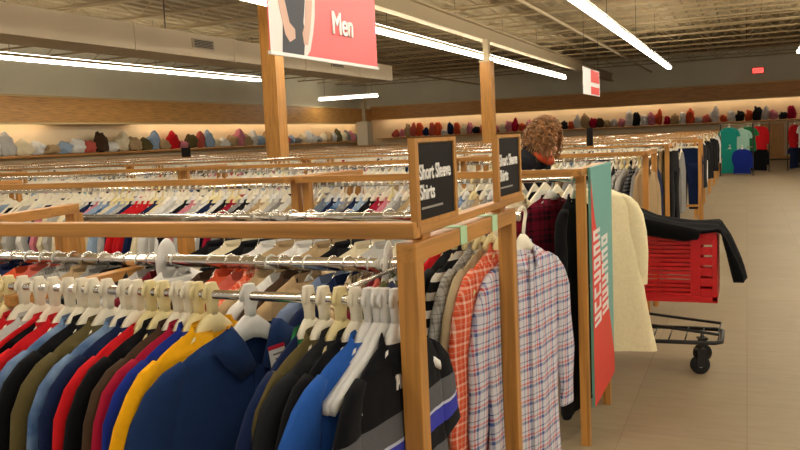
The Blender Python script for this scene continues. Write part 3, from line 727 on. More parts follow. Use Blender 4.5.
# everything else hanging in the rows: nobody could count it
def far_cloth():
    pal = ['white', 'lightgrey', 'grey', 'cream', 'paleblue', 'tan', 'black', 'navy', 'pink', 'crimson', 'charcoal', 'denim', 'salmon', 'mint']
    wts = [14, 12, 9, 8, 8, 6, 5, 4, 3, 2, 4, 3, 2, 2]
    m = MB(); h = MB()
    outl = [(.0, -.10), (.07, -.10), (.20, -.18), (.255, -.34), (.235, -.40), (.235, -.82)]
    for k in range(0, len(ROWS)):
        y = ROWS[k]
        left = max(-16.4, -(4.0 + y * 1.02)); 
        for rail in ((.30, .92) if k < 2 else (.30,) if k > 6 else (.30, .92)):
            x = -.73 - .05 * (k < 2) - (.25 if k in (4, 5, 6) and rail == .30 else 0) - (.4 if k == 3 else 0) - (.2 if k == 0 else 0)
            if k == 2 and rail == .30: x = -1.08
            if k == 0 and rail == .30: x = -4.3
            if k == 1 and rail == .30: x = -6.6
            while x > left:
                step = R.uniform(.055, .085) * (1 if k < 5 else 1.5)
                c = R.choices(range(len(pal)), wts)[0]
                yw = math.radians(R.uniform(0, 20)); sy = R.uniform(.9, 1.05); dz = R.uniform(-.02, .01); t = R.uniform(.014, .02)
                vs = []
                full = [(u, v) for u, v in outl] + [(-u, v) for u, v in outl[::-1]]
                X = lambda u, w_: (x - sin(yw) * u + cos(yw) * w_, y + rail - cos(yw) * u * sy - sin(yw) * w_)
                n = len(full)
                for sg in (-1, 0, 1):
                    for u, v in full:
                        e = 1 if sg == 0 else .93
                        px, py = X(u * e, sg * t * (1.3 if v < -.3 else .8)); vs.append((px, py, ZR(k) + v + dz))
                fs = [(i, (i + 1) % n, (i + 1) % n + n, i + n) for i in range(n)] + [(i + n, (i + 1) % n + n, (i + 1) % n + 2 * n, i + 2 * n) for i in range(n)] + [tuple(range(n))[::-1], tuple(range(2 * n, 3 * n))]
                m.add(vs, fs, c)
                # hanger shoulders and hook
                hv = []
                for w_ in (-.006, .006):
                    for u, v in ((0, -.05), (.19, -.165), (.19, -.185), (0, -.10), (-.19, -.185), (-.19, -.165)):
                        px, py = X(u, w_); hv.append((px, py, ZR(k) + v + dz))
                h.add(hv, [(0, 1, 2, 3), (0, 3, 4, 5), (6, 9, 8, 7), (6, 11, 10, 9)] + [(i, (i + 1) % 6, (i + 1) % 6 + 6, i + 6) for i in range(6)])
                hk = []
                for w_ in (-.004, .004):
                    for u, v in ((-.004, -.055), (.004, -.055), (.004, .02), (.02, .022), (.022, .028), (-.004, .028)):
                        px, py = X(u, w_); hk.append((px, py, ZR(k) + v))
                h.add(hk, [(0, 1, 2, 5), (2, 3, 4, 5), (6, 11, 8, 7), (8, 11, 10, 9)] + [(i, (i + 1) % 6, (i + 1) % 6 + 6, i + 6) for i in range(6)])
                x -= step
    me = m.mesh('hanging_clothes')
    for c in pal: me.materials.append(F(c))
    me.polygons.foreach_set('material_index', m.mi)
    o = bpy.data.objects.new('hanging_clothes', me); link(o); tag(o, 'countless pale and dark garments hanging in the rows further back', 'clothes', None, 'stuff')
    o = h.build('clothes_hangers', WHITEP); tag(o, 'countless pale hangers in the rows further back', 'clothes hangers', None, 'stuff')
far_cloth()

# ---- teal and red sign on the second row end ---------------------------------------
sg = thing('aisle_sign', 'tall teal and red sign with white lettering at a rack end', 'sign', (-.735, 4.06, 0))
for zz in (.24, .80, 1.36): bx('clip', STEEL, .0, .008, -.01, .66, zz, zz + .02, sg)
m = MB(); m.box(.006, .020, -.005, .655, .19, 1.42); m.build('panel', TEAL, sg)
m = MB(); m.poly([(-.004, 1.36), (.08, 1.16), (.20, 1.02), (.40, .78), (.54, .52), (.655, .30), (.655, .19), (-.004, .19)], 0, .020, .0212); m.build('red_field', SIGNRED, sg)
m = MB()     # tall white lettering running up the panel (too blurred to read): plain strokes
rr = random.Random(3)
for r_ in range(2):
    for q in range(7 - r_):
        z0 = 1.04 - q * .074 - r_ * .06; y0 = .03 + r_ * .24; w_ = .20; h_ = .056
        k = rr.randrange(4)
        m.box(.0212, .0222, y0, y0 + w_, z0, z0 + .018)
        if k != 0: m.box(.0212, .0222, y0, y0 + w_, z0 + .034, z0 + h_)
        if k != 1: m.box(.0212, .0222, y0 + w_ - .05, y0 + w_, z0 + .018, z0 + (.034 if k else h_))
        if k != 3: m.box(.0212, .0222, y0, y0 + .05, z0 + .018, z0 + (.034 if k else h_))
m.build('lettering', PAPERW, sg)

# ---- hanging signs ------------------------------------------------------------------
ms = thing('hanging_sign', 'large red Men sign with a printed figure hanging from the ceiling', 'sign', (-3.7, 5.95, 2.4))
W_, H_ = 2.16, 1.45
m = MB(); m.box(-.012, 0, 0, W_, 0, H_); m.build('panel', CORAL, ms)
bx('edge_strip', PAPERW, -.02, .012, -.01, W_ + .01, -.03, .0, ms); bx('edge_strip', PAPERW, -.02, .012, -.01, W_ + .01, H_, H_ + .03, ms)
m = MB()
arc = [(0, 0), (.62, .0)] + [(.66 + .16 * sin(PI * u) , u * H_ * .75) for u in (0.05, .2, .35, .5, .65, .8, .95)] + [(.6, H_), (0, H_)]
m.poly(arc, 0, 0, .002); m.build('white_field', plain('sign_offwhite', (226, 218, 212), .6), ms)
m = MB(); m.poly([(.19, 0.0), (.56, 0.0), (.60, .18), (.58, .30), (.64, .55), (.62, .9), (.60, 1.40), (.22, 1.40), (.20, .85), (.24, .5), (.22, .25)], 0, .002, .004); m.build('printed_clothing', plain('print_charcoal', (70, 72, 78), .7), ms)
ARM = plain('print_skin', (206, 170, 152), .7)
m = MB(); m.poly([(.08, 1.35), (.18, 1.36), (.19, .9), (.235, .55), (.33, .27), (.42, .22), (.42, .14), (.32, .10), (.25, .16), (.16, .42), (.09, .8)], 0, .004, .006)
m.poly([(.64, 1.32), (.74, 1.30), (.79, .85), (.76, .5), (.70, .25), (.64, .10), (.57, .10), (.55, .2), (.60, .28), (.65, .55), (.67, .85)], 0, .004, .006); m.build('printed_arm', ARM, ms)
text('lettering', 'Men', .30, PAPERW, ms, (.009, 1.12, .26), sx=.88, bold=.007, ext=.002)
m = MB()
for yy in (.2, W_ - .2): m.tube([(-.005, yy, H_ + .03), (-.005, yy, 4.86 - 2.4)], .006, 5)
m.build('cable', STEEL, ms)
rs = thing('hanging_sign', 'small red and white sign hanging far down the aisle', 'sign', (-4.0, 21.9, 2.6))
m = MB(); m.box(-.02, 0, 0, 2.6, 0, .72); m.build('panel', PAPERW, rs)
m = MB(); m.box(0, .004, 1.15, 2.5, .36, .70); m.box(0, .004, 1.15, 2.5, .03, .24); m.build('red_field', SIGNRED, rs)
m = MB()
for yy in (.2, 2.4): m.tube([(-.01, yy, .72), (-.01, yy, 4.86 - 2.6)], .006, 5)
m.build('cable', STEEL, rs)
ex = thing('exit_sign', 'small glowing red exit sign on the far back wall', 'sign', (.45, YB - .18, 3.95))
m = MB(); m.box(-.24, .24, 0, .1, -.13, .13); m.build('housing', plain('exit_house', (200, 40, 36), .5), ex)
m = MB(); m.box(-.22, .22, -.004, 0, -.11, .11); m.build('face', EXITR, ex)
text('lettering', 'EXIT', .17, PAPERW, ex, (0, -.006, -.06), rot=(PI / 2, 0, 0), bold=.004, align='CENTER', ext=.001)

# ---- shopping cart -------------------------------------------------------------------
def dark_sign(x, y, label, w_=.24):
    t = thing('category_sign', label, 'sign', (x, y, 1.42), 0, 'black category signs'); bx('panel', SIGNBLK, -w_ / 2, w_ / 2, -.01, .01, .01, .22, t); bx('holder', WOODX, -w_ / 2 - .01, w_ / 2 + .01, -.015, .015, 0, .012, t)
dark_sign(-11.6, 14.83, 'small dark sign standing on a far rack near the dark wall patch')
dark_sign(-1.66, 9.42, 'small dark sign on a far rack right of the person', .07)
ct = thing('shopping_cart', 'red plastic shopping cart on a black frame in the aisle', 'shopping cart', (-.17, 5.32, 0))
# local: x to the left is negative (handle end), y away from the viewer; basket tapers to the nose at x=0
NY, FY = .02, .50
def side_panel(y0, y1, sgn):
    m = MB()
    ztop = .93; zb = .50
    for i in range(14):     # horizontal slats
        z0 = zb + .03 + i * .0275
        m.box(-.84 + (z0 - zb) * -.1, -.16, y0, y1, z0, z0 + .0195)
    for xx in (-.80, -.58, -.36): m.box(xx, xx + .012, y0, y1, zb, ztop)
    m.box(-.90, 0.0, y0 - .006, y1 + .006, ztop - .03, ztop + .012); m.box(-.84, 0, y0 - .004, y1 + .004, zb - .01, zb + .03)
    m.box(-.16, -.10, y0 - .002, y1 + .002, zb, ztop)
    m.box(-.03, 0, y0 - .004, y1 + .004, zb, ztop)
    for i in range(6): m.box(-.10, -.03, y0, y1, zb + .03 + i * .066, zb + .03 + i * .066 + .05)
    return m
side_panel(NY, NY + .026, 1).build('basket_side', CARTRED, ct, bevel=.002); side_panel(FY - .014, FY, -1).build('basket_side', CARTRED, ct)
m = MB(); m.box(-.012, 0, NY, FY, .49, .53); m.box(-.012, 0, NY, FY, .90, .94)
for i in range(8): m.box(-.012, 0, NY + .03 + i * .057, NY + .05 + i * .057, .52, .92)
for i in range(6): m.box(-.012, 0, NY, FY, .55 + i * .06, .562 + i * .06)
m.build('basket_nose', CARTRED, ct)
m = MB()
for i in range(10): m.box(-.84, 0, NY + .012 + i * .05, NY + .024 + i * .05, .495, .507)
for i in range(12): m.box(-.84 + i * .07, -.826 + i * .07, NY, FY, .49, .502)
m.build('basket_floor', CARTRED, ct)
m = MB()
for i in range(9): m.box(-.90, -.888, NY + .02 + i * .055, NY + .035 + i * .055, .52, .93)
m.build('rear_gate', CARTRED, ct)
m = MB(); m.tube([(-.97, NY, 1.02), (-.97, FY, 1.02)], .017, 12); m.build('handle', CARTRED, ct, True)
m = MB(); m.tube([(-.88, NY + .01, .92), (-.97, NY + .01, 1.02)], .012, 8); m.tube([(-.88, FY - .01, .92), (-.97, FY - .01, 1.02)], .012, 8); m.build('handle_arm', BLACKP, ct, True)
m = MB()
lo = [(-.86, NY + .02, .21), (-.02, NY + .05, .22), (.02, NY + .09, .22), (.02, FY - .09, .22), (-.02, FY - .05, .22), (-.86, FY - .02, .21)]
m.tube(lo + [lo[0]], .014, 8); m.tube([(-.86, NY + .02, .21), (-.66, NY + .02, .30), (-.56, NY + .03, .49)], .014, 8); m.tube([(-.86, FY - .02, .21), (-.66, FY - .02, .30), (-.56, FY - .03, .49)], .014, 8)
m.tube([(-.6, NY + .08, .33), (.0, NY + .08, .27), (.01, FY - .08, .27), (-.6, FY - .08, .33)], .010, 8)
for i in range(7): m.tube([(-.6 + .1 * i, NY + .06, .225), (-.6 + .1 * i, FY - .06, .225)], .005, 6)
m.build('chassis', BLACKP, ct, True)
def wheel_mb():
    m = MB(); n = 20
    rs = [[(r_ * cos(2 * PI * k / n), h, r_ * sin(2 * PI * k / n)) for k in range(n)] for r_, h in ((.02, -.016), (.055, -.016), (.0625, -.009), (.0625, .009), (.055, .016), (.02, .016))]
    m.rings(rs); return m
def hub_mb():
    m = MB(); m.tube([(0, -.022, 0), (0, .022, 0)], .018, 12); return m
def fork_mb():
    m = MB(); m.box(-.022, .022, -.030, -.023, -.01, .10); m.box(-.022, .022, .023, .030, -.01, .10); m.box(-.03, .03, -.032, .032, .095, .105); m.tube([(0, 0, .1), (0, 0, .155)], .012, 8); return m
for wx, wy in ((-.11, NY + .09), (-.11, FY - .09), (-.80, NY + .04), (-.80, FY - .04)):
    wo = put('wheel', templ('wheel', wheel_mb), RUBBER, ct); wo.location = (wx, wy, .0635); wo.rotation_euler = (0, 0, .35)
    put('hub', templ('hub', hub_mb), WHITEG, wo); put('fork', templ('fork', fork_mb, False), BLACKP, wo)
# black jacket draped over the cart nose
def drape():
    m = MB(); nu, nv = 26, 16; top = []; 
    prof = [(-.62, 1.05), (-.50, 1.035), (-.38, .99), (-.24, .962), (-.12, .952), (0, .95), (.025, .93), (.045, .85), (.065, .77), (.085, .69), (.10, .63)]
    def at(u):
        f_ = u * (len(prof) - 1); i = min(int(f_), len(prof) - 2); a = f_ - i
        return prof[i][0] * (1 - a) + prof[i + 1][0] * a, prof[i][1] * (1 - a) + prof[i + 1][1] * a
    for th in (0, .018):
        rr_ = []
        for i in range(nu + 1):
            u = i / nu; x, z = at(u)
            for j in range(nv + 1):
                v = j / nv; y = -.012 + v * (.46 - .12 * max(0, u - .5))
                wv = .012 * sin(v * 17 + u * 5) + .010 * noise.noise(Vector((x * 6, y * 6, 0)))
                sag = 0
                if u < .55: sag = -.05 * max(0, 1 - abs(v) / .12) * (.6 + .4 * sin(u * 20))
                if u > .62: rr_.append((x + wv + th * (1 + 2.2 * min(1, (u - .62) * 4)), y, z + .03 * sin(v * 6)))
                else: rr_.append((x, y, z + wv + th + sag * .5))
        top.append(rr_)
    V = top[0] + top[1]; n1 = (nu + 1) * (nv + 1); fs = []
    for i in range(nu):
        for j in range(nv):
            a = i * (nv + 1) + j; b_ = a + 1; c = a + nv + 2; d_ = a + nv + 1
            fs += [(a, b_, c, d_), (a + n1, d_ + n1, c + n1, b_ + n1)]
    edge = [i * (nv + 1) for i in range(nu + 1)] + [nu * (nv + 1) + j for j in range(1, nv + 1)] + [i * (nv + 1) + nv for i in range(nu - 1, -1, -1)] + [j for j in range(nv - 1, 0, -1)]
    for a, b_ in zip(edge, edge[1:] + edge[:1]): fs.append((a, a + n1, b_ + n1, b_))
    m.add(V, fs); return m
jk = thing('jacket', 'black jacket draped over the red shopping cart nose', 'jacket', (-.17, 5.32, 0))
drape().build('body', fab('cloth_jet', (13, 13, 15)), jk, True)
m = MB(); m.rings([[(x + hw * cos(2 * PI * k / 10) * .3, -.035 + .03 * sin(2 * PI * k / 10) + .0, z + hw * cos(2 * PI * k / 10)) for k in range(10)] for x, z, hw in ((-.60, 1.0, .05), (-.45, .985, .055), (-.30, .955, .05), (-.18, .935, .045), (-.10, .93, .03))])
m.build('sleeve', MATS['cloth_jet'], jk, True)

# ---- person ---------------------------------------------------------------------------
def skin_mesh(verts, edges, rad, sub=1, root=0):
    """tapered limbs between the joints; merge() turns them into one continuous surface"""
    m = MB()
    for i, j in edges:
        p, q = Vector(verts[i]), Vector(verts[j]); rp, rq = rad[i], rad[j]
        rp = rp if isinstance(rp, tuple) else (rp, rp); rq = rq if isinstance(rq, tuple) else (rq, rq)
        t = (q - p).normalized(); a_ = Vector((0, 1, 0)); a_ = (a_ - t * a_.dot(t)).normalized(); c_ = t.cross(a_).normalized(); n = 20; rs = []
        K = 5; L = (q - p).length
        prof = [(-sin(PI / 2 * (1 - k / K)), cos(PI / 2 * (1 - k / K)), 0) for k in range(K)] + [(k / 8, 1, 1) for k in range(9)] + [(sin(PI / 2 * (k + 1) / K), cos(PI / 2 * (k + 1) / K), 2) for k in range(K)]
        for u, sc, mode in prof:
            if mode == 0: o_ = p + t * (u * min(rp) * .8); r_ = rp
            elif mode == 1: o_ = p + (q - p) * u; r_ = tuple(x * (1 - u) + y * u for x, y in zip(rp, rq))
            else: o_ = q + t * (u * min(rq) * .8); r_ = rq
            sc = max(sc, .05)
            rs.append([o_ + a_ * (r_[0] * sc * cos(2 * PI * k / n)) + c_ * (r_[1] * sc * sin(2 * PI * k / n)) for k in range(n)])
        m.rings(rs)
    return m.mesh('limbs')
def merge(parts, name, voxel=.007, smooth=5):
    bm = bmesh.new()
    for me in parts: bm.from_mesh(me)
    me = bpy.data.meshes.new(name); bm.to_mesh(me); bm.free()
    o = bpy.data.objects.new('tmp', me); COL.objects.link(o)
    rm = o.modifiers.new('r', 'REMESH'); rm.mode = 'VOXEL'; rm.voxel_size = voxel; rm.use_smooth_shade = True
    sm = o.modifiers.new('m', 'SMOOTH'); sm.factor = .5; sm.iterations = smooth
    dg = bpy.context.evaluated_depsgraph_get(); out = bpy.data.meshes.new_from_object(o.evaluated_get(dg)); bpy.data.objects.remove(o)
    bm = bmesh.new(); bm.from_mesh(out); bm.verts.ensure_lookup_table(); seen = set(); isl = []
    for v in bm.verts:
        if v.index in seen: continue
        st = [v]; comp = []; seen.add(v.index)
        while st:
            q = st.pop(); comp.append(q)
            for e in q.link_edges:
                w_ = e.other_vert(q)
                if w_.index not in seen: seen.add(w_.index); st.append(w_)
        isl.append(comp)
    isl.sort(key=len); bmesh.ops.delete(bm, geom=[v for c in isl[:-1] for v in c], context='VERTS'); bm.to_mesh(out); bm.free()
    out.name = name; out.polygons.foreach_set('use_smooth', [True] * len(out.polygons)); return out
def ell(c, r3, rot=(0, 0, 0), n=18):
    bm = bmesh.new(); bmesh.ops.create_uvsphere(bm, u_segments=n, v_segments=n // 2 + 2, radius=1)
    from mathutils import Euler
    M = Matrix.Translation(c) @ Euler(rot).to_matrix().to_4x4() @ Matrix.Diagonal((*r3, 1))
    bmesh.ops.transform(bm, matrix=M, verts=bm.verts); me = bpy.data.meshes.new('e'); bm.to_mesh(me); bm.free(); return me
# facing +x (towards the cart handle), slightly bent, head bowed
pr = thing('person', 'person with curly brown hair in a dark top bending over behind the second row', 'person', (-1.455, 5.62, -.0), -.12)
J = dict(pel=(0, 0, .93), sp=(.02, 0, 1.10), ch=(.05, 0, 1.29), nk=(.075, 0, 1.45), nk2=(.12, 0, 1.50))
V_, E_, RD = [], [], []
def jv(p, r_): V_.append(p); RD.append(r_); return len(V_) - 1
a0 = jv(J['pel'], (.15, .12)); a1 = jv(J['sp'], (.135, .105)); a2 = jv(J['ch'], (.15, .11)); a3 = jv((.06, 0, 1.40), (.10, .08)); a4 = jv(J['nk'], .055); a5 = jv(J['nk2'], .05)
E_ += [(a0, a1), (a1, a2), (a2, a3), (a3, a4), (a4, a5)]
hands = []
for sd in (1, -1):
    s1 = jv((.06, sd * .165, 1.38), .058); e1 = jv((.05, sd * .23, 1.12), .044); w1 = jv((.25, sd * .165, 1.06), .028); p1 = jv((.31, sd * .15, 1.055), (.036, .016))
    E_ += [(a3, s1), (s1, e1), (e1, w1), (w1, p1)]; hands.append((sd, (.32, sd * .15, 1.05)))
    h1 = jv((.0, sd * .09, .85), .095); k1 = jv((.03, sd * .10, .48), .058); f1 = jv((-.01, sd * .105, .09), .04); t1 = jv((.12, sd * .115, .035), .034)
    E_ += [(a0, h1), (h1, k1), (k1, f1), (f1, t1)]
parts = [skin_mesh(V_, E_, RD, 1)]
HC = Vector((.15, 0, 1.555))
bow = .55
def hp(x, y, z):      # head frame: bowed forward
    c, s_ = cos(bow), sin(bow); return (HC.x + c * x + s_ * z, HC.y + y, HC.z - s_ * x + c * z)
parts += [ell(hp(-.01, 0, .02), (.098, .076, .105), (0, bow, 0)), ell(hp(.035, 0, -.055), (.062, .055, .07), (0, bow, 0)), ell(hp(.1, 0, -.02), (.022, .013, .024), (0, bow, 0)), ell(hp(.078, 0, -.10), (.022, .024, .018), (0, bow, 0))]
for sd in (1, -1): parts += [ell(hp(-.005, sd * .077, -.02), (.02, .008, .032), (0, bow, 0))]
parts += [ell(hp(.09, 0, -.062), (.012, .026, .006), (0, bow, 0)), ell(hp(.088, 0, -.075), (.011, .022, .006), (0, bow, 0)), ell(hp(.075, 0, .018), (.018, .05, .012), (0, bow, 0))]
for sd, hc in hands:
    for f_, (dy, ln) in enumerate(((-.027, .068), (-.009, .078), (.009, .074), (.026, .058))):
        b0 = Vector(hc) + Vector((.0, dy, .006))
        pts = [b0 - Vector((.02, 0, 0)), b0 + Vector((.035, 0, .004)), b0 + Vector((.055, 0, -.018)), b0 + Vector((.05, 0, -.018 - ln * .4))]
        m = MB(); m.tube(pts, [.009, .009, .0085, .007], 8); parts.append(m.mesh('f'))
    pts = [Vector(hc) + Vector((-.03, -sd * .02, 0)), Vector(hc) + Vector((.0, -sd * .045, -.012)), Vector(hc) + Vector((.03, -sd * .045, -.03))]
    m = MB(); m.tube(pts, [.012, .0105, .008], 8); parts.append(m.mesh('th'))
body = mesh_obj('body', merge(parts, 'body', .006), SKIN, pr)
EYE = plain('eye_dark', (30, 24, 20), .3); LIP = plain('lips', (176, 92, 86), .5)
for sd in (1, -1):
    mesh_obj('eye', ell(hp(.081, sd * .03, -.002), (.010, .013, .008), (0, bow, 0), 12), EYE, body)
mesh_obj('lips', ell(hp(.0945, 0, -.068), (.009, .022, .009), (0, bow, 0), 12), LIP, body)
# clothing grown over the same skeleton
V2, E2, R2 = [], [], []
def j2(p, r_): V2.append(p); R2.append(r_); return len(V2) - 1
b0 = j2((0, 0, .88), (.175, .15)); b1 = j2(J['sp'], (.158, .128)); b2 = j2(J['ch'], (.172, .132)); b3 = j2((.06, 0, 1.415), (.115, .10)); E2 += [(b0, b1), (b1, b2), (b2, b3)]
for sd in (1, -1):
    s1 = j2((.06, sd * .165, 1.38), .074); e1 = j2((.05, sd * .23, 1.12), .060); w1 = j2((.21, sd * .178, 1.068), .042); E2 += [(b3, s1), (s1, e1), (e1, w1)]
mesh_obj('top', merge([skin_mesh(V2, E2, R2, 1)], 'top', .009), fab('cloth_ink', (28, 28, 34)), pr)
V2, E2, R2 = [], [], []
b0 = j2((0, 0, .95), (.165, .135)); 
for sd in (1, -1):
    h1 = j2((.0, sd * .09, .85), .112); k1 = j2((.03, sd * .10, .48), .078); f1 = j2((-.01, sd * .105, .12), .062); E2 += [(b0, h1), (h1, k1), (k1, f1)]
mesh_obj('trousers', merge([skin_mesh(V2, E2, R2, 1)], 'trousers', .01), fab('cloth_deepnavy', (36, 44, 66)), pr)
for sd in (1, -1):
    mesh_obj('shoe', merge([ell((.07, sd * .115, .045), (.135, .05, .042)), ell((0, sd * .11, .07), (.06, .045, .06))], 'shoe', .008), BLACKP, pr)
mesh_obj('scarf', merge([skin_mesh([(.17, .05, 1.44), (.20, 0, 1.40), (.195, -.05, 1.405), (.16, -.085, 1.43), (.12, -.09, 1.455)], [(0, 1), (1, 2), (2, 3), (3, 4)], [.026] * 5, 1)], 'scarf', .008), F('orange'), pr)
# curly hair: a scalp cap and a few hundred curls
hm_ = MB(); rr = random.Random(5)
def cap():
    m = MB(); n = 20; rs = []
    for i in range(9):
        a = i / 8 * 2.0; r_ = sin(max(a, .08)); rs.append([hp(-.022 + .112 * r_ * cos(2 * PI * k / n) * (1 if cos(2 * PI * k / n) < 0 else .72), .092 * r_ * sin(2 * PI * k / n), .035 + .112 * cos(a) - (.0 if i < 6 else .01)) for k in range(n)])
    m.rings(rs, True, False); return m
c_ = cap(); hm_.add(c_.v, c_.f)
for q in range(420):
    az = rr.uniform(.55, 2 * PI - .55); el = math.acos(rr.uniform(-.35, 1)); 
    if rr.random() < .25: az = rr.uniform(0, 2 * PI); el = rr.uniform(0, .9)
    p0 = Vector((-.02 + .105 * sin(el) * cos(az), .085 * sin(el) * sin(az), .04 + .105 * cos(el)))
    out = Vector((sin(el) * cos(az), sin(el) * sin(az) * 1.0, cos(el) * .7)).normalized()
    L = rr.uniform(.07, .17); ph = rr.uniform(0, 6); rad = rr.uniform(.008, .015); tr_ = rr.uniform(3.5, 5.5); pts = []
    for i in range(13):
        u = i / 12
        w0 = Vector(hp(*(p0 + out * (.004 + .05 * u * (1 - .35 * u))))) + Vector((-.02 * u, 0, -L * u * u * (1.0 if el > .7 else .35)))
        a = ph + u * tr_ * 2 * PI * .6
        pts.append(w0 + Vector((rad * cos(a), rad * sin(a), rad * .6 * sin(a + 1))))
    hm_.tube(pts, [.0065 * (1 - .5 * abs(2 * i / 12 - .7)) for i in range(13)], 5)
HAIR = plain('hair', (150, 104, 60), .5, noise_amt=.45, nscale=26)
hm_.build('hair', HAIR, pr, True)

# ---- goods on the wall shelves ----------------------------------------------------------
def shelf(name, x0, x1, y0, y1, z, label):
    m = MB(); m.box(x0, x1, y0, y1, z - .04, z); tag(m.build(name, WOODX), label, 'shelf')
shelf('wall_shelf', XL, XL + .62, 6, YB - 1.2, 1.62, 'long oak shelf of soft goods along the left wall')
shelf('wall_shelf', XL + .8, 12, YB - .62, YB, 1.72, 'long oak shelf of mixed goods along the back wall')
def bundle_mb(seed):
    r = random.Random(seed); bm = bmesh.new(); bmesh.ops.create_icosphere(bm, subdivisions=3, radius=1)
    off = Vector((r.uniform(0, 9), r.uniform(0, 9), seed))
    for v in bm.verts:
        c = v.co.copy(); d = 1 + .55 * noise.noise(c * 1.6 + off) + .16 * noise.noise(c * 4 + off)
        v.co = Vector((c.x * .30, c.y * .24, c.z * .22)) * d
        if v.co.z < -.12: v.co.z = -.12 + (v.co.z + .12) * .15
    zmin = min(v.co.z for v in bm.verts)
    for v in bm.verts: v.co.z -= zmin
    me = bpy.data.meshes.new('bundle'); bm.to_mesh(me); bm.free(); me.polygons.foreach_set('use_smooth', [True] * len(me.polygons)); return me
BUN = [bundle_mb(i) for i in range(5)]
def bundle(c, x, y, z, rz, s, label, group, cat='soft goods'):
    o = put('soft_bundle', BUN[R.randrange(5)], F(c), None); o.location = (x, y, z); o.rotation_euler = (0, 0, rz); o.scale = s
    tag(o, label, cat, group)
lw = seq_gen(50, ['white', 'cream', 'lightgrey', 'white', 'cream', 'pink', 'paleblue', 'tan', 'red', 'olive', 'grey', 'salmon'], ['white', 'lightgrey', 'white', 'red', 'white', 'lightgrey', 'cream', 'white', 'tan', 'paleblue', 'white', 'salmon', 'brown'])
for i, c in enumerate(lw):
    y = 13.6 + i * .50; l, r_ = neigh([cn(q) for q in lw], i)
    nb = 'between %s and %s' % (l, r_) if l and r_ else 'beside %s' % (l or r_)
    bundle(c, XL + .42, y + R.uniform(-.05, .05), 1.64, R.uniform(-.15, .15) + PI / 2, (R.uniform(.75, 1.05), R.uniform(.7, .95), R.uniform(.7, 1.7)), '%s soft bundle %s on the left wall shelf' % (cn(c), nb), 'soft goods on the left wall')
bwc = seq_gen(56, ['charcoal', 'pink', 'crimson', 'white', 'salmon', 'white', 'brown', 'pink', 'tan', 'orange', 'lightgrey', 'cream', 'navy'])
for i, c in enumerate(bwc):
    x = -17.2 + i * .345; l, r_ = neigh([cn(q) for q in bwc], i)
    nb = 'between %s and %s' % (l, r_) if l and r_ else 'beside %s' % (l or r_)
    bundle(c, x + R.uniform(-.03, .03), YB - .36, 1.74, R.uniform(-.2, .2), (R.uniform(.5, .72), R.uniform(.6, .9), R.uniform(.8, 2.0)), '%s soft bundle %s on the back wall shelf' % (cn(c), nb), 'soft goods on the back wall')

# ---- far end of the aisle ---------------------------------------------------------------
def stand(x, y, w_, label):
    t = thing('display_stand', label, 'display stand', (x, y, 0))
    m = MB()
    for sx in (-w_ / 2, w_ / 2): m.tube([(sx, .3, 0), (sx, .3, 1.62)], .018, 8); m.tube([(sx, 0, .02), (sx, .6, .02)], .018, 8)
    m.build('frame', STEEL, t)
    m = MB(); m.tube([(-w_ / 2, .3, 1.62), (w_ / 2, .3, 1.62)], .016, 8); m.build('rail', CHROME, t)
    m = MB(); m.tube([(-w_ / 2, .3, .88), (w_ / 2, .3, .88)], .016, 8); m.build('rail', CHROME, t)
stand(-.30, 27.3, .95, 'two tier stand of teal and blue shirts at the far aisle end')
def disp(c, x, y, z, lab, kind='shirt', yaw=86):
    simple(kind, F(c), lab, x, y, z, yaw, 'garments on the far stands'); hanger('white hanger of the ' + lab, x, y, z, yaw, 'hangers on the far stands', WHITEP, True, .10)
disp('teal', -.52, 27.55, 1.62, 'teal shirt on the top tier of the far stand'); disp('mint', -.16, 27.6, 1.55, 'mint shirt on the top tier of the far stand')
disp('green', .02, 27.7, 1.62, 'green shirt behind the mint one on the far stand'); disp('teal', -.50, 27.5, .95, 'teal shirt on the low tier of the far stand'); disp('royal', -.14, 27.5, .93, 'royal blue shirt on the low tier of the far stand')
stand(.42, 29.0, .5, 'stand of red and black shirts right of the teal shirts')
disp('red', .36, 29.2, 1.62, 'red shirt on the far stand right of the teal shirts'); disp('black', .36, 29.22, .93, 'black shirt below the red one on the far stand')
stand(1.85, 29.6, 1.2, 'stand of navy and red shirts at the far right edge')
for i, c in enumerate(['red', 'white', 'navy', 'charcoal']): disp(c, 1.45 + .26 * i, 29.85, 1.62, '%s shirt on the stand at the far right edge' % c, yaw=40)
for i, c in enumerate(['navy', 'black', 'brown']): disp(c, 1.45 + .3 * i, 29.85, .95, '%s shirt low on the stand at the far right edge' % c, yaw=40)
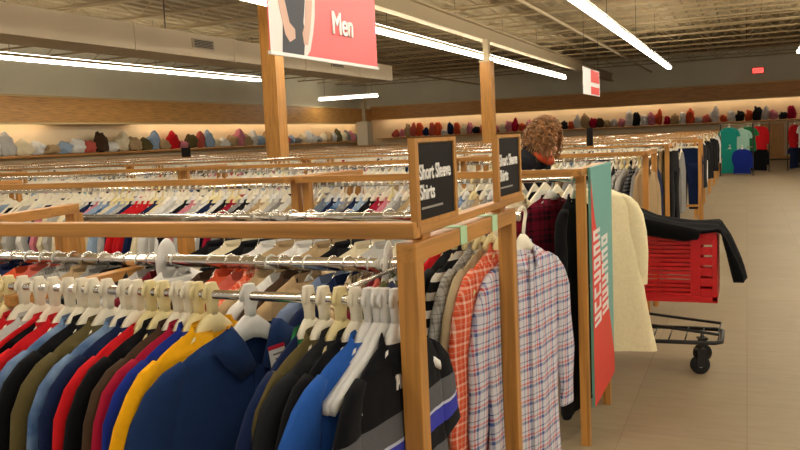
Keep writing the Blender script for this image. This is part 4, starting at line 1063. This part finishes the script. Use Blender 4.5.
t = thing('display_platform', 'low oak edged platform by the back wall', 'platform', (1.6, 38.2, 0)); bx('deck', WOODX, -1.6, 4, 0, 1, .06, .14, t); bx('kick_board', BLACKP, -1.58, 3.98, .03, .98, 0, .06, t)
t = thing('oak_cabinet', 'plain oak cabinet standing on the platform by the back wall', 'cabinet', (1.0, 38.5, .14))
bx('carcass', COLW, -.45, .45, 0, .5, 0, 1.4, t, .004); bx('top', WOODX, -.48, .48, -.03, .53, 1.4, 1.44, t); 
for s_ in (-1, 1):
    d_ = bx('door', COLW, min(s_ * .01, s_ * .44), max(s_ * .01, s_ * .44), -.02, 0, .04, 1.36, t); bx('knob', STEEL, s_ * .05 - .012, s_ * .05 + .012, -.045, -.02, .68, .71, d_)

# ------------------------------------------------------------------ light, camera, view
wd = bpy.data.worlds.new('World'); S.world = wd; wd.use_nodes = True
bg = wd.node_tree.nodes['Background']; bg.inputs[0].default_value = (1.0, .90, .76, 1); bg.inputs[1].default_value = .46
cam = bpy.data.cameras.new('Camera'); co = bpy.data.objects.new('Camera', cam); COL.objects.link(co)
f_px = 805.0
cam.sensor_fit = 'HORIZONTAL'; cam.sensor_width = 36; cam.lens = 36 * f_px / 800; cam.clip_start = .05; cam.clip_end = 200
# world axes seen from the camera (x right, y down, z forward), from the photograph's two vanishing points
dA = Vector((.918317346, 0.00000896, -.395844986)); dB = Vector((.39324437, -.11446018, .91228161)); dZ = Vector((-.04530031, -.99342784, -.10511429))
Rm = Matrix((dA, dB, dZ))
right = Rm @ Vector((1, 0, 0)); down = Rm @ Vector((0, 1, 0)); fwd = Rm @ Vector((0, 0, 1))
M = Matrix((right, -down, -fwd)).transposed().to_4x4(); M.translation = Vector((0, 0, 1.6)); co.matrix_world = M
S.camera = co
S.view_settings.view_transform = 'Standard'; S.view_settings.look = 'None'; S.view_settings.gamma = 1; S.view_settings.exposure = 0.06
S.view_settings.use_curve_mapping = False
S.cycles.use_denoising = True
S.cycles.max_bounces = 6; S.cycles.diffuse_bounces = 4
